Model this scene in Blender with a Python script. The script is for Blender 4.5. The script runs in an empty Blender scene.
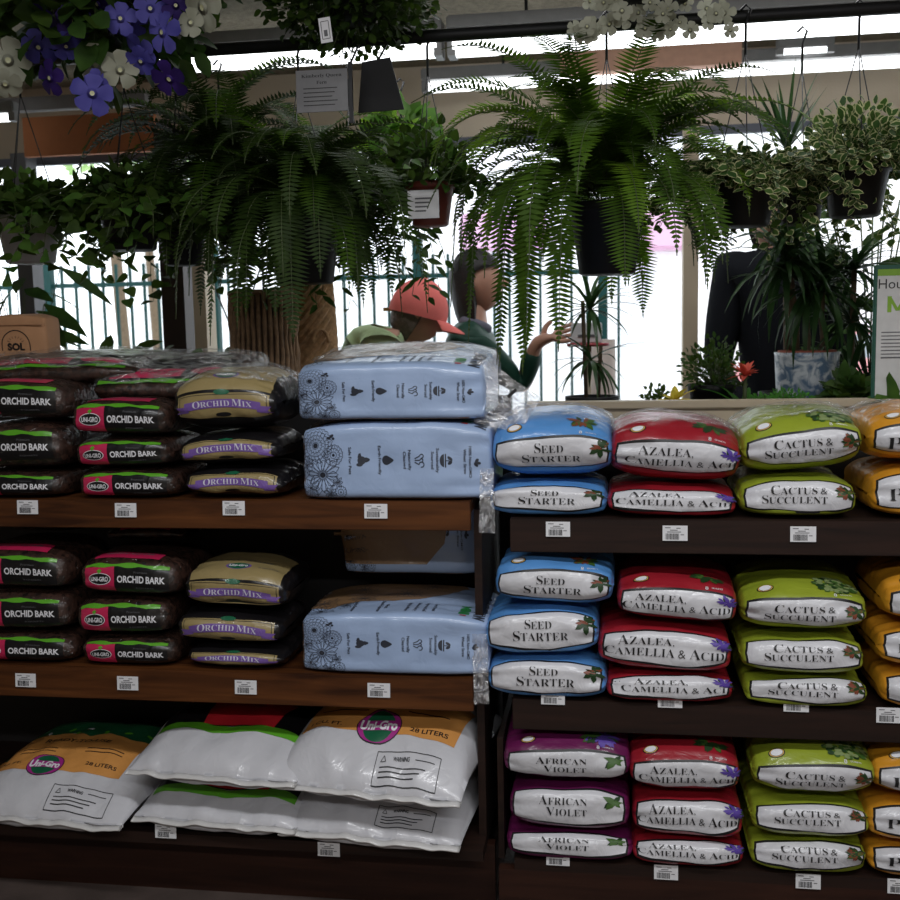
import bpy, bmesh, math, random
import numpy as np
from mathutils import Vector, Matrix, noise
R = math.radians
PI = math.pi
C = bpy.context.scene.collection
rnd = random.Random(7)

# ------------------------------------------------------------------ camera
F_PX, YAW, PITCH, ROLL, EYE, DIST = 1050.0, R(8.6), R(6.5), R(1.15), 1.5, 2.5
fwd = Vector((-math.sin(YAW)*math.cos(PITCH), math.cos(YAW)*math.cos(PITCH), -math.sin(PITCH)))
rt0 = Vector((math.cos(YAW), math.sin(YAW), 0)); up0 = rt0.cross(fwd)
rt = rt0*math.cos(ROLL) - up0*math.sin(ROLL); upv = up0*math.cos(ROLL) + rt0*math.sin(ROLL)
EYEP = Vector((0, -DIST, EYE))
cam = bpy.data.cameras.new('camera'); cam.sensor_width = 36; cam.lens = F_PX/900*36
camo = bpy.data.objects.new('camera', cam); C.objects.link(camo)
camo.matrix_world = Matrix.Translation(EYEP) @ Matrix((rt, upv, -fwd)).transposed().to_4x4()
cam.dof.use_dof = True; cam.dof.focus_distance = 2.55; cam.dof.aperture_fstop = 5.0
cam.clip_start = 0.05; cam.clip_end = 200
bpy.context.scene.camera = camo
def at(px, py, Y):
    d = fwd + rt*((px-450)/F_PX) + upv*((450-py)/F_PX)
    return EYEP + d*((Y+DIST)/d.y)

# ------------------------------------------------------------------ light and exposure
vs = bpy.context.scene.view_settings
vs.view_transform = 'Standard'; vs.look = 'None'; vs.exposure = 0.0; vs.gamma = 1.0; vs.use_curve_mapping = False
bpy.context.scene.cycles.max_bounces = 6
bpy.context.scene.cycles.transparent_max_bounces = 16
world = bpy.data.worlds.new('overcast_sky'); bpy.context.scene.world = world; world.use_nodes = True
bg = world.node_tree.nodes['Background']; bg.inputs[0].default_value = (0.88, 0.95, 1.0, 1); bg.inputs[1].default_value = 2.5
def area(name, loc, sx, sy, power, col=(1, 0.97, 0.92), rx=0.0):
    l = bpy.data.lights.new(name, 'AREA'); l.shape = 'RECTANGLE'; l.size = sx; l.size_y = sy; l.energy = power; l.color = col
    o = bpy.data.objects.new(name, l); C.objects.link(o); o.location = loc; o.rotation_euler = (rx, 0, 0)
    return o
area('ceiling_strip_light', (0.3, -1.35, 2.62), 3.4, 0.15, 46, (0.97, 0.98, 1.0))
area('ceiling_strip_light', (0.3, -3.3, 2.62), 3.4, 0.15, 60, (0.97, 0.98, 1.0))
area('bench_fill_light', (0.3, 0.85, 2.70), 2.6, 0.12, 17, (0.97, 0.98, 1.0))  # added fill lamp out of view, brightens the shoppers and bench plants

# ------------------------------------------------------------------ materials
MATS = {}
def nt(name):
    m = bpy.data.materials.new(name); m.use_nodes = True
    return m, m.node_tree.nodes, m.node_tree.links, m.node_tree.nodes['Principled BSDF']
def plain(name, col, rough=0.5, coat=0.0, metal=0.0, var=0.06, scale=30, bump=0.0, bscale=60, spec=0.5):
    """principled with a little procedural colour variation and bump"""
    if name in MATS: return MATS[name]
    m, N, L, p = nt(name)
    p.inputs['Roughness'].default_value = rough; p.inputs['Metallic'].default_value = metal
    p.inputs['Coat Weight'].default_value = coat; p.inputs['Coat Roughness'].default_value = 0.12
    p.inputs['Specular IOR Level'].default_value = spec
    tc = N.new('ShaderNodeTexCoord')
    nz = N.new('ShaderNodeTexNoise'); nz.inputs['Scale'].default_value = scale; nz.inputs['Detail'].default_value = 3
    L.new(tc.outputs['Object'], nz.inputs['Vector'])
    r = N.new('ShaderNodeValToRGB'); r.color_ramp.elements[0].position = 0.3; r.color_ramp.elements[1].position = 0.7
    r.color_ramp.elements[0].color = tuple(max(0, c*(1-var)) for c in col[:3])+(1,)
    r.color_ramp.elements[1].color = tuple(min(1, c*(1+var)) for c in col[:3])+(1,)
    L.new(nz.outputs['Fac'], r.inputs[0]); L.new(r.outputs[0], p.inputs['Base Color'])
    if bump:
        nb = N.new('ShaderNodeTexNoise'); nb.inputs['Scale'].default_value = bscale; nb.inputs['Detail'].default_value = 2
        nb.inputs['Distortion'].default_value = 1.2
        L.new(tc.outputs['Object'], nb.inputs['Vector'])
        b = N.new('ShaderNodeBump'); b.inputs['Strength'].default_value = bump; b.inputs['Distance'].default_value = 0.004
        L.new(nb.outputs['Fac'], b.inputs['Height']); L.new(b.outputs[0], p.inputs['Normal'])
        L.new(b.outputs[0], p.inputs['Coat Normal'])
    MATS[name] = m
    return m
def film(name, col, rough=0.38, coat=0.35, bump=0.6):
    return plain(name, col, rough, coat, 0, 0.05, 8, bump, 22)
def wood(name, dark, light, scale=4.0, rough=0.45):
    m, N, L, p = nt(name)
    tc = N.new('ShaderNodeTexCoord'); mp = N.new('ShaderNodeMapping'); mp.inputs['Scale'].default_value = (0.7, 8, 8)
    nz = N.new('ShaderNodeTexNoise'); nz.inputs['Scale'].default_value = scale; nz.inputs['Detail'].default_value = 6; nz.inputs['Distortion'].default_value = 0.8
    r = N.new('ShaderNodeValToRGB'); r.color_ramp.elements[0].position = 0.3; r.color_ramp.elements[1].position = 0.72
    r.color_ramp.elements[0].color = (*dark, 1); r.color_ramp.elements[1].color = (*light, 1)
    L.new(tc.outputs['Object'], mp.inputs[0]); L.new(mp.outputs[0], nz.inputs['Vector']); L.new(nz.outputs['Fac'], r.inputs[0])
    L.new(r.outputs[0], p.inputs['Base Color']); p.inputs['Roughness'].default_value = rough; p.inputs['Specular IOR Level'].default_value = 0.3
    MATS[name] = m; return m
def leafmat(name, c1, c2, edge=None, trans=0.35, rough=0.6):
    m, N, L, p = nt(name)
    tc = N.new('ShaderNodeTexCoord'); nz = N.new('ShaderNodeTexNoise'); nz.inputs['Scale'].default_value = 14
    L.new(tc.outputs['Object'], nz.inputs['Vector'])
    r = N.new('ShaderNodeValToRGB'); r.color_ramp.elements[0].position = 0.32; r.color_ramp.elements[1].position = 0.68
    r.color_ramp.elements[0].color = (*c1, 1); r.color_ramp.elements[1].color = (*c2, 1)
    L.new(nz.outputs['Fac'], r.inputs[0]); out = r.outputs[0]
    if edge:                                  # variegated rim: |u| of the leaf's own uv
        uv = N.new('ShaderNodeUVMap'); uv.uv_map = 'UVMap'
        sx = N.new('ShaderNodeSeparateXYZ'); L.new(uv.outputs[0], sx.inputs[0])
        mm = N.new('ShaderNodeMath'); mm.operation = 'ADD'; L.new(sx.outputs[0], mm.inputs[0])
        m2 = N.new('ShaderNodeMath'); m2.operation = 'MULTIPLY'; m2.inputs[1].default_value = 0.35; L.new(nz.outputs['Fac'], m2.inputs[0]); L.new(m2.outputs[0], mm.inputs[1])
        gt = N.new('ShaderNodeMath'); gt.operation = 'GREATER_THAN'; gt.inputs[1].default_value = 0.86; L.new(mm.outputs[0], gt.inputs[0])
        mx = N.new('ShaderNodeMix'); mx.data_type = 'RGBA'; L.new(gt.outputs[0], mx.inputs['Factor']); L.new(out, mx.inputs['A']); mx.inputs['B'].default_value = (*edge, 1)
        out = mx.outputs['Result']
    L.new(out, p.inputs['Base Color']); p.inputs['Roughness'].default_value = rough; p.inputs['Specular IOR Level'].default_value = 0.22
    tr = N.new('ShaderNodeBsdfTranslucent'); L.new(out, tr.inputs['Color'])
    ms = N.new('ShaderNodeMixShader'); ms.inputs[0].default_value = trans
    L.new(p.outputs[0], ms.inputs[1]); L.new(tr.outputs[0], ms.inputs[2])
    L.new(ms.outputs[0], N['Material Output'].inputs['Surface'])
    MATS[name] = m; return m
def emit(name, col, s):
    m, N, L, p = nt(name)
    p.inputs['Base Color'].default_value = (*col, 1); p.inputs['Emission Color'].default_value = (*col, 1); p.inputs['Emission Strength'].default_value = s
    MATS[name] = m; return m
def clear_film(name, lo, hi, tint=(0.8, 0.8, 0.8), scale=16):
    """crinkled transparent plastic: glossy creases over a see-through sheet"""
    m, N, L, p = nt(name); N.remove(p)
    tc = N.new('ShaderNodeTexCoord'); mp = N.new('ShaderNodeMapping'); mp.inputs['Scale'].default_value = (1, 3.0, 1.6); mp.inputs['Rotation'].default_value = (0.3, 0.2, 0.7)
    nz = N.new('ShaderNodeTexNoise'); nz.inputs['Scale'].default_value = scale; nz.inputs['Detail'].default_value = 5; nz.inputs['Distortion'].default_value = 2.5
    L.new(tc.outputs['Object'], mp.inputs[0]); L.new(mp.outputs[0], nz.inputs['Vector'])
    b = N.new('ShaderNodeBump'); b.inputs['Strength'].default_value = 1.0; b.inputs['Distance'].default_value = 0.012; L.new(nz.outputs['Fac'], b.inputs['Height'])
    g = N.new('ShaderNodeBsdfAnisotropic') if False else N.new('ShaderNodeBsdfGlossy'); g.inputs['Roughness'].default_value = 0.22; g.inputs['Color'].default_value = (*tint, 1)
    L.new(b.outputs[0], g.inputs['Normal'])
    d = N.new('ShaderNodeBsdfDiffuse'); d.inputs['Color'].default_value = (*tint, 1); L.new(b.outputs[0], d.inputs['Normal'])
    gd = N.new('ShaderNodeMixShader'); gd.inputs[0].default_value = 0.3; L.new(g.outputs[0], gd.inputs[1]); L.new(d.outputs[0], gd.inputs[2])
    t = N.new('ShaderNodeBsdfTransparent')
    r = N.new('ShaderNodeMapRange'); r.inputs['From Min'].default_value = 0.42; r.inputs['From Max'].default_value = 0.66
    r.inputs['To Min'].default_value = lo; r.inputs['To Max'].default_value = hi
    L.new(nz.outputs['Fac'], r.inputs[0])
    ms = N.new('ShaderNodeMixShader'); L.new(r.outputs[0], ms.inputs[0]); L.new(t.outputs[0], ms.inputs[1]); L.new(gd.outputs[0], ms.inputs[2])
    L.new(ms.outputs[0], N['Material Output'].inputs['Surface'])
    MATS[name] = m; return m
def bark_mat():
    m, N, L, p = nt('bark_chips_seen_through_plastic')
    tc = N.new('ShaderNodeTexCoord'); vo = N.new('ShaderNodeTexVoronoi'); vo.inputs['Scale'].default_value = 85
    L.new(tc.outputs['Object'], vo.inputs['Vector'])
    r = N.new('ShaderNodeValToRGB'); e = r.color_ramp.elements
    e[0].color = (0.006, 0.003, 0.002, 1); e[1].color = (0.055, 0.024, 0.016, 1)
    sp = N.new('ShaderNodeSeparateColor'); L.new(vo.outputs['Color'], sp.inputs[0]); L.new(sp.outputs[0], r.inputs[0])
    L.new(r.outputs[0], p.inputs['Base Color'])
    p.inputs['Roughness'].default_value = 0.5; p.inputs['Coat Weight'].default_value = 0.8; p.inputs['Coat Roughness'].default_value = 0.12
    nb = N.new('ShaderNodeTexNoise'); nb.inputs['Scale'].default_value = 30; nb.inputs['Distortion'].default_value = 3
    L.new(tc.outputs['Object'], nb.inputs['Vector'])
    b = N.new('ShaderNodeBump'); b.inputs['Strength'].default_value = 0.8; b.inputs['Distance'].default_value = 0.01
    L.new(nb.outputs['Fac'], b.inputs['Height']); L.new(b.outputs[0], p.inputs['Coat Normal'])
    MATS['bark'] = m; return m

bark = bark_mat()
shelf_warm = wood('stained_shelf_wood', (0.030, 0.009, 0.003), (0.125, 0.042, 0.011))
shelf_dark = wood('dark_shelf_wood', (0.010, 0.0045, 0.003), (0.026, 0.011, 0.007), rough=0.6)
shelf_base = wood('plinth_wood', (0.016, 0.006, 0.004), (0.04, 0.015, 0.009))
black_panel = plain('black_back_panel', (0.012, 0.010, 0.010), 0.7)
tanpaint = plain('tan_painted_wood', (0.46, 0.38, 0.27), 0.55, var=0.05, scale=6)
beige = plain('beige_wall', (0.50, 0.42, 0.32), 0.8, var=0.06, scale=3, bump=0.2)
orange_wall = plain('rust_orange_wall', (0.30, 0.10, 0.03), 0.8, var=0.05)
peach = plain('peach_soffit', (0.62, 0.36, 0.26), 0.8)
popcorn = plain('popcorn_ceiling', (0.15, 0.13, 0.09), 0.95, var=0.25, scale=50, bump=1.0, bscale=90)
floor_m = plain('floor_tile_stone', (0.075, 0.055, 0.048), 0.55, var=0.25, scale=9, bump=0.2)
metal_dk = plain('dark_metal', (0.02, 0.02, 0.022), 0.5, metal=0.4)
black_pl = plain('black_plastic', (0.007, 0.007, 0.008), 0.55, var=0.1, spec=0.25)
tagwhite = plain('tag_paper', (0.72, 0.72, 0.74), 0.5)
ink = plain('black_ink', (0.008, 0.008, 0.009), 0.45)
inkgrey = plain('grey_ink', (0.12, 0.12, 0.13), 0.6)
panelwhite = film('white_print', (0.62, 0.62, 0.65), 0.33, 0.3, 0.8)
white_ink = plain('white_ink', (0.75, 0.75, 0.78), 0.5)

# ------------------------------------------------------------------ object helpers
def link(name, mesh, parent=None, mat=None, label=None):
    o = bpy.data.objects.new(name, mesh); C.objects.link(o)
    if parent is not None: o.parent = parent
    if mat is not None:
        for m in (mat if isinstance(mat, (list, tuple)) else [mat]): mesh.materials.append(m)
    if label: o['label'] = label
    return o
def mk(name, V, F, mat, parent=None, smooth=True, mi=None, label=None, uv=None):
    me = bpy.data.meshes.new(name)
    me.from_pydata([tuple(map(float, v)) for v in V], [], [tuple(map(int, f)) for f in F])
    if mi is not None: me.polygons.foreach_set('material_index', np.array(mi, dtype=np.int32))
    me.polygons.foreach_set('use_smooth', [smooth]*len(me.polygons))
    if uv is not None:
        l = me.uv_layers.new(name='UVMap'); vi = np.empty(len(me.loops), dtype=np.int32); me.loops.foreach_get('vertex_index', vi)
        l.data.foreach_set('uv', np.array(uv, dtype=np.float32)[vi].ravel())
    me.update()
    return link(name, me, parent, mat, label)
def thing(name, label, cat, loc=(0, 0, 0), rot=(0, 0, 0), group=None):
    o = bpy.data.objects.new(name, None); C.objects.link(o); o.empty_display_size = 0.05
    o.location = loc; o.rotation_euler = rot; o['label'] = label; o['category'] = cat
    if group: o['group'] = group
    return o
def tag(o, label, cat, group=None):
    o['label'] = label; o['category'] = cat
    if group: o['group'] = group
    return o
def struct(o): o['kind'] = 'structure'; return o

class MB:
    def __init__(s): s.V = []; s.F = []; s.M = []
    def add(s, V, F, m=0):
        b = len(s.V); s.V += [tuple(v) for v in V]; s.F += [tuple(i+b for i in f) for f in F]; s.M += [m]*len(F); return s
    def box(s, x0, x1, y0, y1, z0, z1, m=0, bev=0.0, M=None):
        if bev <= 0:
            V = [(x, y, z) for x in (x0, x1) for y in (y0, y1) for z in (z0, z1)]
            F = [(0, 1, 3, 2), (4, 6, 7, 5), (0, 4, 5, 1), (2, 3, 7, 6), (0, 2, 6, 4), (1, 5, 7, 3)]
        else:
            bm = bmesh.new(); bmesh.ops.create_cube(bm, size=1)
            for v in bm.verts: v.co = Vector(((x0+x1)/2+v.co.x*(x1-x0), (y0+y1)/2+v.co.y*(y1-y0), (z0+z1)/2+v.co.z*(z1-z0)))
            bmesh.ops.bevel(bm, geom=bm.edges[:], offset=bev, segments=2, affect='EDGES')
            bm.verts.index_update(); V = [v.co.copy() for v in bm.verts]; F = [tuple(v.index for v in f.verts) for f in bm.faces]; bm.free()
        if M is not None: V = [M @ Vector(v) for v in V]
        return s.add(V, F, m)
    def tube(s, pts, r, n=8, m=0, cap=True):
        pts = [Vector(p) for p in pts]; rs = r if isinstance(r, (list, tuple)) else [r]*len(pts)
        V = []; prev = None
        for i, p in enumerate(pts):
            t = (pts[min(i+1, len(pts)-1)]-pts[max(i-1, 0)]).normalized()
            a = prev if prev is not None else (Vector((0, 0, 1)) if abs(t.z) < 0.9 else Vector((1, 0, 0)))
            u = (a - t*a.dot(t)); u = u.normalized() if u.length > 1e-6 else t.orthogonal().normalized(); prev = u; w = t.cross(u)
            for k in range(n):
                an = 2*PI*k/n; V.append(p + (u*math.cos(an)+w*math.sin(an))*rs[i])
        F = [(i*n+k, i*n+(k+1) % n, (i+1)*n+(k+1) % n, (i+1)*n+k) for i in range(len(pts)-1) for k in range(n)]
        if cap: F += [tuple(range(n))[::-1], tuple((len(pts)-1)*n+k for k in range(n))]
        return s.add(V, F, m)
    def lathe(s, prof, n=32, c=(0, 0, 0), m=0, cap=True):
        V = [(c[0]+r*math.cos(2*PI*k/n), c[1]+r*math.sin(2*PI*k/n), c[2]+z) for r, z in prof for k in range(n)]
        F = [(i*n+k, i*n+(k+1) % n, (i+1)*n+(k+1) % n, (i+1)*n+k) for i in range(len(prof)-1) for k in range(n)]
        if cap: F += [tuple(range(n))[::-1], tuple((len(prof)-1)*n+k for k in range(n))]
        return s.add(V, F, m)
    def build(s, name, mat, parent=None, smooth=False, label=None):
        o = mk(name, s.V, s.F, mat, parent, smooth, s.M, label)
        return o

# ------------------------------------------------------------------ flat artwork that is wrapped on to bags and signs
_tc = {}
def serif(s): return ''.join(chr(0x1D400+ord(c)-65) if 'A' <= c <= 'Z' else (chr(0x1D41A+ord(c)-97) if 'a' <= c <= 'z' else c) for c in s)
def text_mesh(body, off=0.0, res=3):
    k = (body, off, res)
    if k in _tc: return _tc[k]
    c = bpy.data.curves.new('lettering', 'FONT'); c.body = body; c.size = 1; c.offset = off; c.resolution_u = res
    o = bpy.data.objects.new('lettering', c); C.objects.link(o)
    dg = bpy.context.evaluated_depsgraph_get(); e = o.evaluated_get(dg); me = e.to_mesh()
    V = np.array([v.co[:2] for v in me.vertices]).reshape(-1, 2); F = [tuple(p.vertices) for p in me.polygons]
    e.to_mesh_clear(); bpy.data.objects.remove(o); bpy.data.curves.remove(c)
    _tc[k] = (V, F); return V, F
class Art:
    """flat coloured shapes: x to the right, y up, z = height above the surface"""
    def __init__(s): s.V = []; s.F = []; s.M = []
    def add(s, V, F, m, z):
        b = len(s.V); s.V += [(float(v[0]), float(v[1]), z) for v in V]; s.F += [tuple(i+b for i in f) for f in F]; s.M += [m]*len(F); return s
    def poly(s, pts, m=0, z=0.0008): return s.add(pts, [tuple(range(len(pts)))], m, z)
    def ell(s, cx, cy, rx, ry, m=0, z=0.0008, n=20, rot=0.0):
        return s.poly([(cx+rx*math.cos(a)*math.cos(rot)-ry*math.sin(a)*math.sin(rot), cy+rx*math.cos(a)*math.sin(rot)+ry*math.sin(a)*math.cos(rot)) for a in [2*PI*k/n for k in range(n)]], m, z)
    def rect(s, x0, x1, y0, y1, m=0, z=0.0008): return s.poly([(x0, y0), (x1, y0), (x1, y1), (x0, y1)], m, z)
    def stroke(s, pts, w, m=0, z=0.0012):
        for a, b in zip(pts[:-1], pts[1:]):
            dx, dy = b[0]-a[0], b[1]-a[1]; l = math.hypot(dx, dy)
            if l < 1e-6: continue
            nx, ny = -dy/l*w/2, dx/l*w/2
            s.poly([(a[0]-nx, a[1]-ny), (b[0]-nx, b[1]-ny), (b[0]+nx, b[1]+ny), (a[0]+nx, a[1]+ny)], m, z)
        return s
    def text(s, body, cx, cy, w, h, m=0, z=0.0016, style='serif', caps=1.0, rot=0.0, off=0.0, warp=None):
        """body is fitted to width w; h = height of a small capital; caps > 1 enlarges the first letter of each word"""
        xs = 0.0; VV = []; FF = []
        words = body.split(' ')
        for wi, wd in enumerate(words):
            runs = [(wd[0], caps), (wd[1:], 1.0)] if caps != 1.0 and len(wd) > 1 and wd[0].isalpha() else [(wd, 1.0)]
            for t, sc in runs:
                V, F = text_mesh(serif(t) if style == 'serif' else t, off)
                if len(V) == 0: continue
                b = len(VV); x0 = V[:, 0].min()
                VV += [((v[0]-x0)*sc+xs, v[1]*sc) for v in V]; FF += [tuple(i+b for i in f) for f in F]
                xs += (V[:, 0].max()-x0)*sc + 0.05
            xs += 0.24
        xs -= 0.29
        kx = w/xs; ky = h/0.68
        out = []
        for x, y in VV:
            X = (x-xs/2)*kx; Y = (y-0.34)*ky
            if warp: Y += warp(X)
            out.append((cx+X*math.cos(rot)-Y*math.sin(rot), cy+X*math.sin(rot)+Y*math.cos(rot)))
        return s.add(out, FF, m, z)
    def cut(s, g=0.008):
        bm = bmesh.new(); vs = [bm.verts.new(v) for v in s.V]
        for f, m in zip(s.F, s.M):
            try: fc = bm.faces.new([vs[i] for i in f]); fc.material_index = m
            except ValueError: pass
        bmesh.ops.triangulate(bm, faces=[f for f in bm.faces if len(f.verts) > 4])
        for ax in (0, 1):
            c = [v[ax] for v in s.V]; lo, hi = min(c), max(c); k = math.floor(lo/g)+1
            while k*g < hi:
                co = Vector((k*g, 0, 0)) if ax == 0 else Vector((0, k*g, 0)); no = Vector((1, 0, 0)) if ax == 0 else Vector((0, 1, 0))
                bmesh.ops.bisect_plane(bm, geom=bm.verts[:]+bm.edges[:]+bm.faces[:], plane_co=co, plane_no=no, dist=1e-6); k += 1
        bm.verts.index_update()
        s.V = [tuple(v.co) for v in bm.verts]; s.F = [tuple(v.index for v in f.verts) for f in bm.faces]; s.M = [f.material_index for f in bm.faces]
        bm.free(); return s
    def wrap(s, surf, name, mats, parent, dx=0.0, dy=0.0, lift=0.0, rot=0.0, sx=1.0, sy=1.0, smooth=True, label=None):
        cr, sr = math.cos(rot), math.sin(rot); V = []
        for x, y, z in s.V:
            x *= sx; y *= sy; X = x*cr-y*sr+dx; Y = x*sr+y*cr+dy
            p, n = surf.pn(X, Y); V.append(p+n*(z+lift))
        return mk(name, V, s.F, mats, parent, smooth, s.M, label)
class Flat:
    """a flat face: origin, right and up vectors"""
    def __init__(s, o=(0, 0, 0), r=(1, 0, 0), u=(0, 0, 1)):
        s.o = Vector(o); s.r = Vector(r).normalized(); s.u = Vector(u).normalized(); s.n = s.r.cross(s.u)
    def pn(s, x, y): return s.o+s.r*x+s.u*y, s.n

class Sack:
    """a filled plastic bag lying down: x = along its front, h = distance up and over from the middle of the front face"""
    def __init__(s, W, D, H, n=2.8, a=0.5, wr=0.004, crease=0.006, seed=0, rise=0.0, pinch=0.07):
        s.rise = rise
        s.W, s.D, s.H, s.n, s.a, s.wr, s.cr, s.seed, s.pinch = W, D, H, n, a, wr, crease, seed*13.7, pinch
        K = 720; s.py = []; s.pz = []
        for k in range(K+1):                # start at front middle, go up and over
            th = PI - 2*PI*k/K
            c, q = math.cos(th), math.sin(th)
            y = math.copysign(abs(c)**(2/n), c)*0.5; z = math.copysign(abs(q)**(2/n), q)*0.5
            s.py.append(y); s.pz.append(z)
        s.L = [0.0]
        for k in range(K): s.L.append(s.L[-1]+math.hypot((s.py[k+1]-s.py[k])*D, (s.pz[k+1]-s.pz[k])*H))
        s.T = s.L[-1]; s.La = np.array(s.L); s.pya = np.array(s.py); s.pza = np.array(s.pz)
    def base(s, x, h):
        t = h % s.T; y = float(np.interp(t, s.La, s.pya)); z = float(np.interp(t, s.La, s.pza))
        q = min(1.0, abs(x)/(s.W/2)); hf = 1-s.a*q**3.5; df = 1-0.16*q**5
        e = 1-s.pinch
        if q > e: hf *= max(0.07, math.sqrt(max(0, 1-((q-e)/s.pinch)**2))); df *= 0.8+0.2*math.sqrt(max(0, 1-((q-e)/s.pinch)**2))
        cz = 0.5-0.06*q**3
        zz = s.H*(cz+z*hf); yy = s.D/2+y*s.D*df
        return Vector((x, yy, zz+s.rise*(yy/s.D)*(zz/s.H))), y, z, q
    def P(s, x, h):
        p, y, z, q = s.base(x, h)
        t = h % s.T; tt = t/s.T*2*PI
        cx, cy = math.cos(tt)*s.T/6.28, math.sin(tt)*s.T/6.28
        nrm = Vector((0, math.copysign(abs(2*y)**(s.n-1), y)/s.D, math.copysign(abs(2*z)**(s.n-1), z)/s.H)); nrm = nrm.normalized() if nrm.length > 1e-6 else Vector((0, 0, 1))
        d = noise.noise(Vector((x*11+s.seed, cx*13, cy*13)))*s.wr*1.6 + noise.noise(Vector((x*26+s.seed, cx*34, cy*34)))*s.wr*0.6
        d += noise.noise(Vector((x*8+s.seed*2, cx*36, cy*36)))*s.cr*(0.16+1.3*q*q)
        d -= s.wr
        if z < -0.35: d *= 0.3
        if z > 0.35: d *= 0.75
        return p+nrm*d
    def pn(s, x, h):
        e = 0.002; p = s.P(x, h); a = s.P(x+e, h)-s.P(x-e, h); b = s.P(x, h+e)-s.P(x, h-e); n = a.cross(b)
        return p, (n.normalized() if n.length > 1e-12 else Vector((0, -1, 0)))
    def mesh(s, ns=44, nt_=64, t0=None, t1=None, lift=0.0, x0=-1.0, x1=1.0):
        V = []; F = []
        full = t0 is None
        if full: t0, t1 = 0.0, s.T
        m = nt_ if full else nt_+1
        for i in range(ns+1):
            u = x0+(x1-x0)*i/ns; u = math.sin(u*PI/2)*0.35+u*0.65
            for j in range(m):
                h = t0+(t1-t0)*j/nt_; x = u*s.W/2
                if lift: p, n = s.pn(x, h); V.append(p+n*lift)
                else: V.append(s.P(x, h))
        for i in range(ns):
            for j in range(m if full else m-1):
                F.append((i*m+j, (i+1)*m+j, (i+1)*m+(j+1) % m, i*m+(j+1) % m))
        if full: F += [tuple(range(m)), tuple(ns*m+j for j in range(m))[::-1]]
        return V, F

# ------------------------------------------------------------------ the room
def wbox(name, x0, x1, y0, y1, z0, z1, m, bev=0.0, parent=None):
    return MB().box(x0, x1, y0, y1, z0, z1, 0, bev).build(name, m, parent)
ZC = 2.75; YW = 2.6
struct(wbox('floor', -4.5, 4.0, -5.0, YW+0.1, -0.1, 0.0, floor_m))
struct(wbox('ceiling', -4.5, 4.0, -5.0, YW+0.3, ZC, ZC+0.12, popcorn))
struct(wbox('wall_left', -4.62, -4.5, -5.0, YW+0.1, 0, ZC, beige))
struct(wbox('wall_right', 4.0, 4.12, -5.0, YW+0.1, 0, ZC, beige))
struct(wbox('wall_back', -4.5, 4.0, -5.12, -5.0, 0, ZC, beige))
# front of the shop: beige header over the open windows
hz = at(450, 140, YW).z
hd = wbox('wall_front', -4.5, 4.0, YW, YW+0.14, hz, ZC, beige); struct(hd)
struct(wbox('wall_front_low', -4.5, 4.0, YW, YW+0.14, 0, 0.25, beige))
struct(wbox('trim_1', -4.5, 4.0, YW-0.03, YW+0.0, hz-0.035, hz+0.005, plain('blue_grey_trim', (0.10, 0.11, 0.14), 0.6)))
g0 = at(0, 108, YW-0.3); struct(wbox('trim_2', -4.4, at(150, 100, YW-0.3).x, YW-0.36, YW-0.3, g0.z-0.03, g0.z+0.03, plain('grey_beam', (0.16, 0.15, 0.15), 0.6)))
a0, a1 = at(28, 158, YW-0.32), at(156, 112, YW-0.32)
struct(wbox('wall_panel_orange', a0.x, a1.x, YW-0.35, YW-0.32, a0.z, a1.z, orange_wall))
a0, a1 = at(560, 78, 2.2), at(742, 40, 2.2)
struct(wbox('trim_3', a0.x, a1.x, 2.2, 2.35, a0.z+0.02, ZC-0.001, peach))
# window posts of the shop front
p = at(690, 300, YW-0.1); struct(wbox('window_1', p.x-0.034, p.x+0.034, YW-0.14, YW-0.04, 0.25, hz, tanpaint))
p = at(197, 300, 1.35); struct(wbox('trim_4', p.x-0.034, p.x+0.034, 1.35, 1.45, 0, at(197, 185, 1.35).z, tanpaint))
p = at(173, 300, 1.05); struct(wbox('trim_5', p.x-0.042, p.x+0.042, 1.05, 1.13, 0, at(173, 130, 1.05).z, plain('dark_post_paint', (0.025, 0.014, 0.010), 0.5)))
p = at(22, 140, YW-0.15); struct(wbox('trim_6', p.x-0.04, p.x+0.04, YW-0.2, YW-0.1, 0.25, hz, plain('grey_post', (0.06, 0.06, 0.065), 0.5)))

# outside: pavement, road and far greenery
outm = plain('bright_concrete', (0.86, 0.87, 0.88), 0.9, var=0.03, scale=1)
struct(wbox('ground', -40, 40, YW+0.14, 60, -0.12, -0.02, outm))
struct(wbox('kerb', -40, 40, 9.0, 9.3, -0.02, 0.12, plain('kerb_grey', (0.45, 0.47, 0.5), 0.9)))

# ------------------------------------------------------------------ ceiling lights
tube_m = emit('lit_tube', (0.95, 0.98, 1.0), 3.2); fix_m = plain('white_fixture', (0.20, 0.20, 0.20), 0.5)
def strip_light(x0, x1, y, z, label, w=0.055, group=None, h=0.028):
    t = thing('fluorescent_light', label, 'ceiling light', ((x0+x1)/2, y, z), (0, 0, 0), group)
    l = (x1-x0)/2
    MB().box(-l, l, -w, w, h, h+0.05, 0, 0.006).build('housing', fix_m, t)
    MB().tube([(-l+0.02, 0, 0), (l-0.02, 0, 0)], h, 12).build('tube', tube_m, t, True)
    for x in (-l, l-0.03): MB().box(x, x+0.03, -w*0.7, w*0.7, -h, h, 0).build('end_cap', fix_m, t)
    for x in (-l*0.7, l*0.7): MB().tube([(x, 0, h+0.05), (x, 0, ZC-z)], 0.006, 6).build('suspension_rod', metal_dk, t)
zt = at(480, 44, 1.5).z
strip_light(at(158, 66, 1.5).x, -0.6, 1.5, zt, 'long fluorescent tube in the nearer row, behind the ferns on the left', h=0.042)
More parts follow.
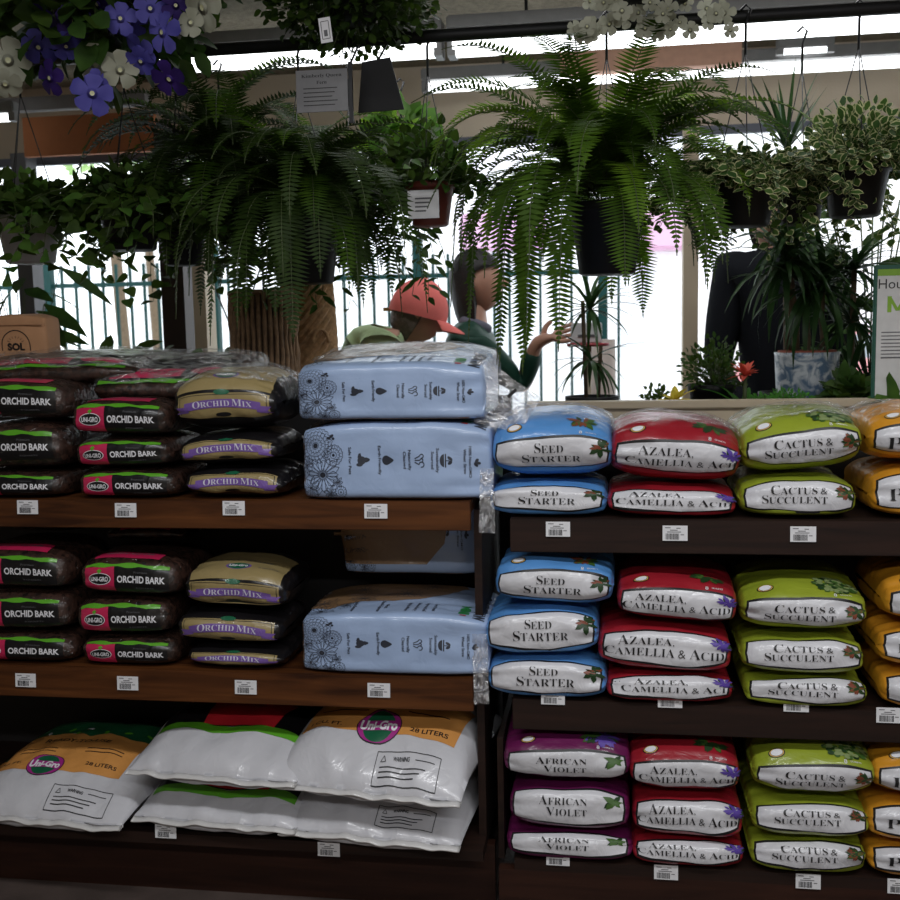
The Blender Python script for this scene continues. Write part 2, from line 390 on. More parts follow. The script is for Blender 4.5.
strip_light(-0.58, 1.35, 1.5, zt, 'long bright fluorescent tube in the nearer row, above the big fern and variegated baskets', h=0.045)
zt = at(660, 75, 2.3).z
strip_light(at(423, 88, 2.3).x, 1.6, 2.3, zt, 'thinner fluorescent tube farther back, against the beige wall', h=0.024)
zt = at(810, 53, 2.2).z
strip_light(at(776, 54, 2.2).x, at(834, 52, 2.2).x, 2.2, zt+0.01, 'short distant fluorescent tube between the two long bright rows', 0.02, h=0.012)
q = at(0, 118, 2.0); strip_light(q.x-0.5, at(17, 118, 2.0).x, 2.0, q.z, 'short fluorescent tube beside the rust orange panel', 0.03, h=0.018)

# black rail for hanging baskets
ra, rb = at(-60, 60, 0.4), at(960, 4, 0.4)
rl = MB().tube([(-3.0, 0.4, at(500, 32, 0.4).z), (2.6, 0.4, at(500, 32, 0.4).z)], 0.017, 12).build('hanging_rail', metal_dk, None, True)
tag(rl, 'long black metal rail from which the plant baskets hang', 'rail'); RZ = at(500, 32, 0.4).z
for x in (-2.9, 2.5):
    MB().tube([(x, 0.4, RZ), (x, 0.4, ZC)], 0.01, 8).build('rail_hanger', metal_dk, rl)

# ------------------------------------------------------------------ shelving
XL0, XL1, XR0, XR1 = -2.35, -0.332, -0.235, 2.2
ZL = [1.085, 0.640, 0.205]; ZR = [1.043, 0.592, 0.178]
su = thing('shelving_unit', 'warm brown stained wood shelving unit holding orchid bark and straw bales', 'shelving unit', ((XL0+XL1)/2, 0, 0))
def part_box(name, x0, x1, y0, y1, z0, z1, m, t, bev=0.0):
    L0 = t.location
    return MB().box(x0-L0.x, x1-L0.x, y0-L0.y, y1-L0.y, z0-L0.z, z1-L0.z, 0, bev).build(name, m, t)
for i, z in enumerate(ZL[:2]):
    part_box('shelf_board', XL0, XL1, 0.02, 0.52, z-0.03, z, shelf_warm, su)
    o = part_box('shelf_fascia', XL0, XL1, 0, 0.022, (1.013, 0.556)[i], z, shelf_warm, su, 0.002)
part_box('shelf_board', XL0, XL1+0.02, -0.02, 0.55, ZL[2]-0.03, ZL[2]-0.001, shelf_dark, su)
part_box('plinth', XL0, XL1+0.04, 0.07, 0.10, 0, ZL[2]-0.03, shelf_base, su)
part_box('back_panel', XL0, XL1+0.055, 0.53, 0.55, 0, 1.31, black_panel, su)
part_box('side_panel', XL1+0.001, XL1+0.02, 0.06, 0.52, 0.2, 1.055, shelf_dark, su)
su2 = thing('shelving_unit', 'dark brown wood shelving unit holding seed starter, azalea, cactus and violet soils', 'shelving unit', ((XR0+XR1)/2, 0, 0))
for i, z in enumerate(ZR[:2]):
    part_box('shelf_board', XR0, XR1, 0.02, 0.5, z-0.03, z, shelf_dark, su2)
    part_box('shelf_fascia', XR0, XR1, 0, 0.022, (0.962, 0.515)[i], z, shelf_dark, su2, 0.002)
part_box('shelf_board', XR0, XR1, 0, 0.5, ZR[2]-0.03, ZR[2], shelf_dark, su2)
part_box('plinth', XR0-0.04, XR1, 0.0, 0.03, 0, ZR[2]-0.03, shelf_base, su2)
part_box('back_panel', XR0-0.03, XR1, 0.51, 0.53, 0, 1.22, black_panel, su2)
part_box('side_panel', XR0-0.045, XR0-0.03, 0.05, 0.51, 0.15, 0.47, shelf_dark, su2)
zs = at(700, 402, 0.5).z
lg = thing('counter_ledge', 'tan painted wooden ledge behind the top row of potting soil', 'ledge', (1.0, 0.55, zs))
MB().box(-1.235, 1.3, 0.0, 0.06, -0.022, 0, 0, 0.003).build('ledge_rail', tanpaint, lg)
MB().box(-1.235, 1.3, 0.015, 0.03, -0.12, -0.022, 0).build('board', tanpaint, lg)
bz = 1.14
bn = thing('display_bench', 'long dark bench behind the shelves carrying the potted plants', 'bench', (0, 0.62, 0))
MB().box(-2.4, 2.3, 0, 0.5, bz-0.03, bz).build('bench_top', shelf_dark, bn)
for x in (-2.35, -0.9, 0.6, 2.2):
    for y in (0.03, 0.43): MB().box(x, x+0.04, y, y+0.04, 0, bz-0.03).build('leg', shelf_dark, bn)

# ------------------------------------------------------------------ bag artwork (cut once, wrapped on every bag of the kind)
FILM = {
 'seed': film('sky_blue_film', (0.09, 0.27, 0.60)), 'azalea': film('crimson_film', (0.30, 0.012, 0.022)),
 'cactus': film('lime_film', (0.27, 0.33, 0.025)), 'potting': film('amber_film', (0.62, 0.27, 0.02)),
 'violet': film('magenta_purple_film', (0.13, 0.010, 0.075))}
ART = {}
PRMAT = [ink, panelwhite, plain('leaf_green_ink', (0.05, 0.12, 0.02), 0.45), plain('dark_green_ink', (0.015, 0.045, 0.012), 0.45), plain('violet_ink', (0.10, 0.055, 0.33), 0.45),
         plain('russet_ink', (0.20, 0.05, 0.025), 0.45), white_ink, plain('sage_ink', (0.20, 0.26, 0.10), 0.45), plain('gold_ink', (0.62, 0.38, 0.10), 0.45), plain('magenta_ink', (0.55, 0.01, 0.20), 0.45)]
def panel_art(w, hh, skew=0.0):
    a = Art(); n = 14
    def outline(W, Hh):
        pts = []
        for k in range(n+1):
            x = -W+2*W*k/n; pts.append((x, -Hh*(1-0.10*abs(x/W)**6)+(-0.003*math.sin(x*30+1))))
        pts.append((W*1.03, 0))
        for k in range(n+1):
            x = W-2*W*k/n; pts.append((x, Hh*(1-0.06*abs(x/W)**6)+0.0025*math.sin(x*22)))
        pts.append((-W*1.03, 0))
        return pts
    a.poly(outline(w+0.0045, hh+0.0072), 0, 0.0009); a.poly(outline(w, hh), 1, 0.0016)
    return a.cut(0.005)
def cluster(seedn, cols, n, rx, ry, r0, z=0.0030, leaf=False):
    q = random.Random(seedn); a = Art()
    for k in range(n):
        t = q.random()*2*PI; rr = math.sqrt(q.random()); x, y = rx*rr*math.cos(t), ry*rr*math.sin(t); r = r0*q.uniform(0.6, 1.1)
        if leaf: a.poly([(x+r*1.7*math.cos(t+d)*m, y+r*1.7*math.sin(t+d)*m) for d, m in ((0, 1.1), (0.8, .55), (2.2, .5), (PI, .9), (4.1, .5), (5.5, .55))], q.choice(cols), z+k*0.00002)
        else:
            a.ell(x, y, r, r*0.8, q.choice(cols), z+k*0.00002, 9)
    return a.cut(0.009)
def words_art(rows):
    a = Art()
    for r in rows: a.text(*r[:5], 0, 0.0036, 'serif', 1.28 if len(r) < 6 else r[5], 0, -0.012)
    return a.cut(0.006)
WORDS = {
 'seed': words_art([('SEED', -0.005, 0.013, 0.066, 0.0195), ('STARTER', 0.0, -0.0165, 0.136, 0.0205)]),
 'azalea': words_art([('AZALEA,', -0.040, 0.0155, 0.118, 0.0200), ('CAMELLIA & ACID', -0.002, -0.0145, 0.248, 0.0205)]),
 'cactus': words_art([('CACTUS &', -0.002, 0.0125, 0.134, 0.0185), ('SUCCULENT', -0.012, -0.0135, 0.156, 0.0185)]),
 'potting': words_art([('E', -0.066, 0.018, 0.014, 0.015), ('POTTING', -0.004, -0.012, 0.200, 0.026)]),
 'violet': words_art([('AFRICAN', -0.012, 0.014, 0.112, 0.0175), ('VIOLET', -0.004, -0.0145, 0.094, 0.0175)]),
}
PRINT = {   # (art, dx, dy) on the right of the panel
 'seed': (cluster(1, (3, 5, 5, 3), 16, 0.016, 0.017, 0.008, leaf=True), 0.112, 0.018),
 'azalea': (cluster(2, (4, 4, 3, 4), 26, 0.020, 0.017, 0.006, leaf=True), 0.116, 0.021),
 'cactus': (cluster(3, (2, 3, 3, 3, 5), 26, 0.013, 0.014, 0.008, leaf=True), 0.110, 0.010),
 'potting': (cluster(4, (2, 5), 10, 0.012, 0.012, 0.006), 0.118, 0.012),
 'violet': (cluster(5, (2, 2, 3), 7, 0.013, 0.012, 0.012, leaf=True), 0.105, 0.022)}
TOPPRINT = {
 'seed': cluster(11, (2, 3, 5, 5), 16, 0.030, 0.022, 0.011, leaf=True), 'azalea': cluster(12, (3, 3, 3, 2), 12, 0.030, 0.014, 0.013, leaf=True),
 'cactus': cluster(13, (2, 7, 3, 7), 110, 0.050, 0.036, 0.0075), 'potting': cluster(14, (5, 2), 10, 0.02, 0.02, 0.008),
 'violet': cluster(15, (2, 4, 4, 3), 40, 0.038, 0.032, 0.012, leaf=True)}
seal_art = Art(); seal_art.ell(0, 0, 0.019, 0.014, 0, 0.0010, 24); seal_art.ell(0, 0, 0.0165, 0.012, 8, 0.0014, 24); seal_art.ell(0, 0, 0.014, 0.0100, 0, 0.0018, 22); seal_art.ell(0, 0, 0.0132, 0.0094, 6, 0.0022, 22)
seal_art.cut(0.009)
qt_art = Art(); qt_art.text('8', -0.018, 0, 0.007, 0.010, 0, 0.0014, 'sans'); qt_art.text('QUARTS', 0.006, 0.002, 0.026, 0.0042, 0, 0.0014, 'sans'); qt_art.cut(0.009)
wrap_m = clear_film('stretch_wrap_film', 0.03, 0.62, (0.85, 0.85, 0.85), 20)
tail_m = clear_film('loose_clear_film', 0.22, 0.72, (0.9, 0.9, 0.92), 16)
NAMES = {'seed': ('seed_starter_bag', 'blue seed starter bag'), 'azalea': ('azalea_soil_bag', 'red azalea and camellia soil bag'), 'cactus': ('cactus_soil_bag', 'lime green cactus soil bag'),
         'potting': ('potting_soil_bag', 'amber yellow potting soil bag'), 'violet': ('african_violet_soil_bag', 'magenta african violet soil bag')}
def soil_bag(kind, xl, xr, zb, zt_, label, seedn, top=False, wrap=False, tilt=0.0, dy=0.0, tdx=0.0, tdy=0.0, tsx=1.0, panel=None, D=0.36, n=2.9, rise=0.0, wr=0.0040, cr=0.008):
    """xl, xr are picture columns of the bag's front at its mid height"""
    zm = 0.5*(zb+zt_)
    x0, x1 = colx(xl, zm, dy), colx(xr, zm, dy); W = x1-x0; H = zt_-zb
    nm, words_ = NAMES[kind]
    t = thing(nm, label, 'bag of potting soil', ((x0+x1)/2, dy, zb), (0, R(tilt), R(rnd.uniform(-1.2, 1.2))), nm.replace('_', ' ')+'s')
    if not top: n = max(n, 4.4)
    s = Sack(W, D, H, n, 0.46, wr, cr, seedn, rise)
    V, F = s.mesh(60, 130); mk('sack', V, F, FILM[kind], t)
    ph = (panel or (0.32 if top else 0.385))*H; pdy = -0.02 if not top else -0.10*H
    if not panel and top: ph = min(0.040 if zb > 0.9 else 0.036, 0.34*H); pdy = -(H*0.5-ph-0.012)*0.55 if zb > 0.9 else -H*0.5+0.058
    pw = W*0.435
    k = ('panel', kind, round(pw, 3), round(ph, 3))
    if not top: pdy = (0.010 if zb > 0.9 else 0.012 if zb > 0.5 else 0.014)+(0.002 if H < 0.1 else 0)
    if k not in ART: ART[k] = panel_art(pw, ph)
    pn_ = ART[k].wrap(s, 'title_panel', [ink, panelwhite], t, 0, pdy)
    ky = min(1.05, ph/0.043)
    WORDS[kind].wrap(s, 'lettering', [ink], pn_, tdx, pdy+tdy+(0.002 if top else -0.001), rot=0, lift=0.0006, sx=tsx*W/0.285, sy=ky*(0.93 if zb < 0.9 or not top else 1), label='black serif lettering')
    a, ax, ay = PRINT[kind]
    a.wrap(s, 'plant_picture', PRMAT, t, ax*W/0.285, pdy+ay*ky, sx=1, sy=min(1, ky))
    if top:
        TOPPRINT[kind].wrap(s, 'plant_picture', PRMAT, t, W*0.26, pdy+ph+0.062, lift=-0.0014, label='printed plant picture on top')
        seal_art.wrap(s, 'round_seal', PRMAT, t, -W*0.30, pdy+ph+0.040, label='round white seal')
        qt_art.wrap(s, 'quantity_print', [white_ink], t, W*0.30, pdy+ph+0.018)
    if wrap:
        ws = Sack(W*1.03, D*1.02, H*1.03, n, 0.40, wr*1.6, cr*1.6, seedn+3)
        V, F = ws.mesh(60, 60, ws.T*0.10, ws.T*0.52, 0.004, -0.93, 0.97)
        mk('stretch_wrap', V, F, wrap_m, t, label='crinkled clear plastic wrap')
    return t
def colx(px, z, Y):
    """x of the picture column px at height z in the plane Y"""
    lo, hi = 0.0, 1200.0
    for _ in range(40):
        m = (lo+hi)/2
        if at(px, m, Y).z > z: lo = m
        else: hi = m
    return at(px, lo, Y).x
def rowz(px, py, Y=0.0): return at(px, py, Y).z

def stack(kind, spec, z0, where, unit):
    """spec, from the top: (xl, xr, y of the bottom edge, options); ytop of the first"""
    n = len(spec); bags = []
    zb = [z0]*n
    for i in range(n-1):
        xl, xr, yb, o = spec[i]; zb[i] = rowz((xl+xr)/2, yb)
    names = {2: ['topmost', 'bottom'], 3: ['topmost', 'middle', 'bottom']}[n]
    for i, (xl, xr, yb, o) in enumerate(spec):
        o = dict(o); zt_ = o.pop('ztop', None); hf = o.pop('hf', None)
        if hf: o['rise'] = max(0.0, zt_-zb[i]-hf); zt_ = zb[i]+hf
        if zt_ is None: zt_ = zb[i-1]-0.001 if i else zb[i]+0.13
        desc = o.pop('look', ''); o.setdefault('dy', 0.0 if z0 > 0.9 else -0.02)
        lab = f"{NAMES[kind][1]}{desc}, {names[i]} on {where}"
        sh = {'cactus': 4, 'potting': 9}.get(kind, 0) if zb[i] < 1.3 else 0
        soil_bag(kind, xl+sh, xr+sh, zb[i]+0.001, zt_, lab, hash_(kind, xl, yb), top=(i == 0) or o.pop('top', False), **o)
def hash_(k, a, b): return (sum(map(ord, k))*7+int(a)*3+int(b)*5) % 97
def zt(px, py, Y=0.12): return at(px, py, Y).z

stack('seed', [(490, 614, 483, dict(ztop=zt(555, 408), wrap=True, tilt=-1, D=0.38, n=2.5, look=' with shiny wrap')), (487, 607, 521, dict())], ZR[0], 'the upper shelf', 0)
stack('azalea', [(608, 742, 487, dict(ztop=zt(680, 414), wrap=True, tilt=4, n=2.5, tdx=0.018, look=' with shiny wrap')), (606, 738, 522, dict(tilt=1.5, tdx=0.006))], ZR[0], 'the upper shelf', 0)
stack('cactus', [(742, 866, 477, dict(ztop=zt(800, 406), wrap=True, tilt=-5, n=2.4, look=' with shiny wrap')), (737, 856, 515, dict())], ZR[0], 'the upper shelf', 0)
stack('potting', [(863, 992, 467, dict(ztop=zt(910, 402), wrap=True, n=2.5, look=' with shiny wrap')), (865, 990, 515, dict())], ZR[0], 'the upper shelf', 0)
stack('seed', [(492, 613, 608, dict(ztop=zt(550, 553, 0.1), hf=.125, n=3.3, tilt=1.5)), (484, 600, 657, dict(tilt=-2.5)), (485, 607, 700, dict(cr=0.0085))], ZR[1], 'the second shelf', 0)
stack('azalea', [(615, 738, 627, dict(ztop=zt(675, 563, 0.25), hf=.128, tilt=3, n=2.9)), (596, 733, 673, dict(tilt=2.5, cr=0.0085)), (606, 736, 708, dict(cr=0.009, tdx=0.02))], ZR[1], 'the second shelf', 0)
stack('cactus', [(738, 867, 637, dict(ztop=zt(800, 575, 0.3), hf=.134, n=2.7, D=0.38)), (738, 864, 676, dict()), (742, 868, 713, dict(cr=0.01))], ZR[1], 'the second shelf', 0)
stack('potting', [(879, 1005, 628, dict(ztop=zt(900, 572, 0.28), hf=.136, n=2.7, D=0.36)), (873, 1000, 670, dict()), (875, 1004, 707, dict(cr=0.0085))], ZR[1], 'the second shelf', 0)
stack('violet', [(502, 632, 786, dict(ztop=zt(565, 726, 0.15), hf=.134, n=2.7, D=0.34)), (507, 630, 831, dict()), (505, 634, 866, dict(cr=0.0085))], ZR[2], 'the lowest shelf', 0)
stack('azalea', [(629, 742, 797, dict(ztop=zt(680, 734, 0.15), hf=.136, D=.34, n=2.9, tdx=0.01)), (632, 745, 839, dict(cr=0.010)), (632, 746, 867, dict(cr=0.0085))], ZR[2], 'the lowest shelf', 0)
stack('cactus', [(750, 876, 802, dict(ztop=zt(810, 735, 0.2), hf=.142, n=2.6, D=0.36)), (749, 870, 839, dict()), (747, 866, 872, dict(cr=0.009))], ZR[2], 'the lowest shelf', 0)
stack('potting', [(868, 995, 803, dict(ztop=zt(900, 745, 0.2), hf=.13, n=2.7)), (862, 990, 845, dict()), (862, 992, 874, dict(cr=0.0085))], ZR[2], 'the lowest shelf', 0)

# ------------------------------------------------------------------ orchid bark: clear bags with a printed band
green_strip = film('bright_green_print', (0.10, 0.36, 0.02)); pink_m = film('pink_red_print', (0.52, 0.018, 0.085)); blk_m = film('black_print', (0.005, 0.005, 0.006), 0.35, 0.25)
bark_band = Art(); 
_g = [(-0.108+0.216*k/12, 0.029+0.0022*math.sin(k*1.7)) for k in range(13)]
bark_band.poly(_g+[(0.108-0.216*k/12, 0.0385+0.003*math.sin(k*1.3+1)) for k in range(13)], 0, 0.0018)
bark_band.rect(-0.108, -0.028, -0.032, 0.030, 1, 0.0011); bark_band.rect(-0.028, 0.108, -0.032, 0.030, 2, 0.0011); bark_band.cut(0.008)
bark_txt = Art(); bark_txt.text('ORCHID BARK', 0.040, 0.001, 0.120, 0.0145, 0, 0.0019, 'sans', 1.0, 0, 0.03)
bark_txt.text('Premium', 0.040, 0.0175, 0.034, 0.0045, 1, 0.0019, 'sans'); bark_txt.text('8 QUARTS', 0.05, -0.0185, 0.045, 0.0035, 1, 0.0019, 'sans'); bark_txt.cut(0.01)
badge_art = Art(); badge_art.ell(-0.067, 0, 0.030, 0.0145, 1, 0.0017, 22); badge_art.ell(-0.067, 0, 0.028, 0.0128, 0, 0.0020, 22)
badge_art.poly([(-0.067, 0.012), (-0.060, 0.020), (-0.066, 0.024), (-0.073, 0.019)], 2, 0.0022)
badge_art.text('UNI-GRO', -0.067, -0.0005, 0.046, 0.0105, 1, 0.0025, 'sans', 1, 0, 0.03); badge_art.cut(0.01)
top_red = Art(); top_red.rect(-0.085, 0.085, 0.0, 0.045, 0, 0.0012); top_red.text('READY-TO-USE', 0.0, 0.030, 0.125, 0.009, 1, 0.0018, 'sans', 1, 0, 0.02); top_red.cut(0.009)
def bark_bag(xl, xr, zb, zt_, label, seedn, dy=0.0, top=False, wrap=False, tilt=0, D=0.30, wave=0.0):
    xl -= 3; xr -= 11; zm = (zb+zt_)/2; x0, x1 = colx(xl, zm, dy), colx(xr, zm, dy); W = x1-x0; H = zt_-zb
    t = thing('orchid_bark_bag', label, 'bag of orchid bark', ((x0+x1)/2, dy, zb), (0, R(tilt), R(rnd.uniform(-1.5, 1.5))), 'orchid bark bags')
    s = Sack(W, D, H, 3.6, 0.30, 0.0022, 0.006, seedn, pinch=0.1)
    V, F = s.mesh(44, 64); mk('sack', V, F, bark, t, label='clear bag full of brown bark chips')
    kx = W/0.26; ky = min(1.15, H/0.082); d0 = -0.004
    b = bark_band.wrap(s, 'printed_band', [green_strip, pink_m, blk_m], t, 0, d0, sx=kx, sy=ky)
    bark_txt.wrap(s, 'lettering', [white_ink, inkgrey], b, 0, d0, sx=kx, sy=ky)
    badge_art.wrap(s, 'badge', [ink, white_ink, green_strip], b, 0, d0, sx=kx, sy=ky, label='round black badge with white lettering')
    if top: top_red.wrap(s, 'top_print', [pink_m, inkgrey], t, -0.01, 0.056*ky, sx=kx)
    if wrap:
        ws = Sack(W*1.04, D*1.03, H*1.05, 3.0, 0.3, 0.006, 0.012, seedn+3)
        V, F = ws.mesh(60, 60, ws.T*0.10, ws.T*0.55, 0.004, -0.9, 1.0)
        mk('stretch_wrap', V, F, wrap_m, t, label='crinkled clear plastic wrap')
    return t
def bark_stack(spec, z0, ztop, where, extra):
    zb = [z0]*len(spec)
    for i in range(len(spec)-1): zb[i] = rowz((spec[i][0]+spec[i][1])/2, spec[i][2])
    nm = ['topmost', 'middle', 'bottom']
    for i, (xl, xr, yb) in enumerate(spec):
        zt_ = ztop if i == 0 else zb[i-1]-0.001
        bark_bag(xl, xr, zb[i]+0.001, zt_, f"clear orchid bark bag, {nm[i]} in {where}", hash_('bark', xl, yb), top=(i == 0), tilt=[1, -1, 0][i])
W1 = 'the stack at the far end of the upper shelf'; W2 = 'the upper shelf stack beside the orchid mix'
bark_stack([(-40, 72, 421), (-38, 70, 471), (-36, 69, 503)], ZL[0], rowz(20, 379), 'the upper shelf stack under the kraft bag', 0)
bark_stack([(68, 175, 437), (73, 177, 469), (76, 184, 508)], ZL[0], rowz(120, 399), W2, 0)
bark_stack([(-36, 73, 592), (-36, 76, 634), (-34, 81, 670)], ZL[1], rowz(20, 549), 'the second shelf stack at the frame edge', 0)
bark_stack([(77, 186, 599), (75, 177, 638), (80, 184, 671)], ZL[1], rowz(120, 558), 'the second shelf stack beside the orchid mix', 0)
# the bags stacked behind, seen over the front row: long clear bags with the printed face up
back_art = Art(); back_art.rect(-0.12, 0.12, 0.0, 0.16, 2, 0.0010); back_art.rect(-0.10, 0.03, 0.022, 0.075, 1, 0.0016)
back_art.poly([(-0.12+0.24*k/10, 0.0+0.005*math.sin(k*1.9)) for k in range(11)]+[(0.12-0.24*k/10, 0.013+0.005*math.sin(k*1.4)) for k in range(11)], 0, 0.0020)
back_art.text('READY-TO-USE', -0.035, 0.055, 0.11, 0.011, 3, 0.0024, 'sans', 1, 0, 0.02)
for k in range(10):
    a = 2*PI*k/10; back_art.ell(0.075+0.02*math.cos(a), 0.06+0.016*math.sin(a), 0.014, 0.011, 1, 0.0022+k*0.00002, 9)
back_art.ell(0.075, 0.06, 0.010, 0.008, 4, 0.0026, 9); back_art.poly([(0.06, 0.03), (0.075, 0.045), (0.095, 0.035), (0.08, 0.022)], 0, 0.0026); back_art.cut(0.01)
def back_bark(x0px, x1px, Y, zb, H, D, label, seedn, wrap=True, rz=0.0, art=True, rx=0.0):
    x0, x1 = colx(x0px, zb+H/2, Y), colx(x1px, zb+H/2, Y); W = x1-x0
    t = thing('orchid_bark_bag', label, 'bag of orchid bark', ((x0+x1)/2, Y, zb), (R(rx), 0, R(rz)), 'orchid bark bags')
    s = Sack(W, D, H, 2.5, 0.35, 0.004, 0.010, seedn); V, F = s.mesh(44, 64); mk('sack', V, F, bark, t)
    if art: back_art.wrap(s, 'top_print', [green_strip, pink_m, blk_m, ink, plain('dark_pink_ink', (0.30, 0.01, 0.05))], t, -0.01, H*0.42, sx=W/0.27)
    else: top_red.wrap(s, 'top_print', [pink_m, inkgrey], t, 0, H*0.5, sx=W/0.26)
    if wrap:
        ws = Sack(W*1.04, D*1.03, H*1.08, 2.4, 0.3, 0.008, 0.016, seedn+3)
        V, F = ws.mesh(60, 60, ws.T*0.04, ws.T*0.55, 0.004, -0.95, 1.0); mk('stretch_wrap', V, F, wrap_m, t, label='crinkled clear plastic wrap')
back_bark(-40, 134, 0.13, rowz(20, 379)-0.035, 0.075, 0.32, 'clear orchid bark bag under shiny wrap, lying below the kraft bag', 5, rx=8)
back_bark(92, 240, 0.12, rowz(120, 399)-0.034, 0.085, 0.32, 'clear orchid bark bag with pink flower print under shiny wrap, next to the orchid mix', 8, rz=4, rx=15)
back_bark(5, 72, 0.18, rowz(20, 549)+0.0, 0.055, 0.22, 'small red topped bark bag atop the second shelf stack at the frame edge', 9, False, art=False)
back_bark(103, 180, 0.18, rowz(120, 558)+0.0, 0.050, 0.22, 'small red topped bark bag lying atop the second shelf stack beside the orchid mix', 12, False, art=False)

# ------------------------------------------------------------------ orchid mix
tan_f = film('khaki_print', (0.30, 0.23, 0.10)); pur_f = film('purple_ribbon_print', (0.17, 0.09, 0.34)); blackfilm = film('black_bag_film', (0.008, 0.007, 0.008), 0.32, 0.35, 0.5); grn_f = film('emerald_print', (0.01, 0.11, 0.05))
lilac = plain('pale_lilac_ink', (0.62, 0.6, 0.7))
om = Art(); om.rect(-0.118, 0.118, -0.040, 0.036, 0, 0.0011)
for sgn in (1,):
    om.stroke([(-0.112, -0.035), (-0.112, 0.031), (0.112, 0.031), (0.112, -0.035)], 0.0016, 3, 0.0016)
arc = lambda x: 0.006-(x/0.10)**2*0.010
n = 16
om.poly([(-0.098+0.196*k/n, arc(-0.098+0.196*k/n)-0.012) for k in range(n+1)]+[(0.098-0.196*k/n, arc(0.098-0.196*k/n)+0.012) for k in range(n+1)], 2, 0.0022)
om.poly([(-0.125, -0.032), (-0.112, -0.019), (-0.122, -0.004), (-0.088, -0.002), (-0.088, -0.020)], 2, 0.0018); om.poly([(0.125, -0.032), (0.088, -0.020), (0.088, -0.002), (0.122, -0.004), (0.112, -0.019)], 2, 0.0018)
om.ell(0, -0.029, 0.020, 0.0075, 3, 0.0020); om.ell(0, 0.038, 0.020, 0.008, 4, 0.0024); om.cut(0.009)
omt = Art(); omt.text('ORCHID MIX', 0, 0.0, 0.152, 0.0155, 0, 0.0032, 'serif', 1.25, 0, -0.006, warp=arc); omt.cut(0.01)
omtop = Art(); omtop.rect(-0.12, 0.12, 0.0, 0.20, 0, 0.0010); omtop.ell(0.0, 0.055, 0.034, 0.017, 1, 0.0014, 24); omtop.ell(0.0, 0.055, 0.028, 0.016, 2, 0.0018, 24)
omtop.text('Uni-Gro', 0, 0.055, 0.050, 0.012, 3, 0.0024, 'sans', 1, 0, 0.03); omtop.text('READY-TO-USE', 0.0, 0.098, 0.16, 0.010, 4, 0.0016, 'sans'); omtop.text('8 QUARTS', 0.08, 0.05, 0.05, 0.006, 4, 0.0016, 'sans'); omtop.cut(0.01)
def orchid_mix(xl, xr, zb, zt_, label, seedn, top=False, wrap=False, D=0.29, tilt=0, n=2.9):
    xl -= 7; xr -= 17; zm = (zb+zt_)/2; x0, x1 = colx(xl, zm, 0), colx(xr, zm, 0); W = x1-x0; H = zt_-zb
    t = thing('orchid_mix_bag', label, 'bag of orchid mix', ((x0+x1)/2, 0, zb), (0, R(tilt), R(rnd.uniform(-1.5, 1.5))), 'orchid mix bags')
    s = Sack(W, D, H, n, 0.42, 0.004, 0.008, seedn); V, F = s.mesh(48, 72); mk('sack', V, F, blackfilm, t)
    kx = W/0.275; ky = min(1.1, H/0.098) if not top else 0.92; d0 = -0.012 if top else 0
    b = om.wrap(s, 'front_label', [tan_f, tan_f, pur_f, ink, grn_f], t, 0, d0, sx=kx, sy=ky, label='khaki label with purple ribbon')
    omt.wrap(s, 'lettering', [lilac], b, 0, d0, sx=kx, sy=ky)
    if top: omtop.wrap(s, 'top_label', [tan_f, pur_f, grn_f, white_ink, inkgrey], t, 0, 0.045*ky+d0, sx=kx, label='khaki top label with round green emblem')
    if wrap:
        ws = Sack(W*1.04, D*1.03, H*1.05, n, 0.36, 0.006, 0.012, seedn+3); V, F = ws.mesh(60, 60, ws.T*0.08, ws.T*0.55, 0.004, -0.95, 1.0)
        mk('stretch_wrap', V, F, wrap_m, t, label='crinkled clear plastic wrap')
za, zb_ = rowz(235, 433), rowz(237, 466)
orchid_mix(175, 293, za, zt(240, 366, 0.15), 'khaki and purple orchid mix bag under shiny wrap, topmost on the upper shelf', 3, True, True, tilt=-1, n=2.4)
orchid_mix(181, 294, zb_, za-0.001, 'khaki and purple orchid mix bag, second of three on the upper shelf', 14, tilt=-3)
orchid_mix(187, 299, ZL[0]+0.001, zb_-0.001, 'khaki and purple orchid mix bag lying directly on the upper shelf', 25)
za, zb_ = rowz(245, 613), rowz(240, 648)
orchid_mix(186, 300, za, zt(250, 555, 0.15), 'large khaki orchid mix bag with round emblem, topmost on the second shelf', 36, True, tilt=3)
orchid_mix(180, 296, zb_, za-0.001, 'khaki and purple orchid mix bag, second of three on the second shelf', 47, tilt=2)
orchid_mix(189, 299, ZL[1]+0.001, zb_-0.001, 'thin khaki and purple orchid mix bag lying directly on the second shelf', 58)

# ------------------------------------------------------------------ wheat straw bales in pale blue printed film
pale_blue = film('pale_blue_film', (0.34, 0.45, 0.66), 0.35, 0.4, 0.3); brown_f = film('kraft_brown_print', (0.24, 0.14, 0.07), 0.4)
navy = plain('charcoal_line_ink', (0.03, 0.035, 0.05))
def flower_lines(a, cx, cy, r, rings, w=0.0011, z=0.0012):
    a.ell(cx, cy, r*0.16, r*0.16, 0, z, 10)
    for k in range(1, rings+1):
        rr = r*k/rings; n = 7+3*k; pts = []
        for j in range(n*4+1):
            t = 2*PI*j/(n*4); m = 1+0.10*abs(math.sin(n*t/2))
            pts.append((cx+rr*m*math.cos(t), cy+rr*m*math.sin(t)))
        a.stroke(pts, w, 0, z)
        if k > 1:
            for j in range(n):
                t = 2*PI*(j+0.5*(k % 2))/n; a.stroke([(cx+rr*.78*math.cos(t), cy+rr*.78*math.sin(t)), (cx+rr*math.cos(t), cy+rr*math.sin(t))], w*0.9, 0, z)
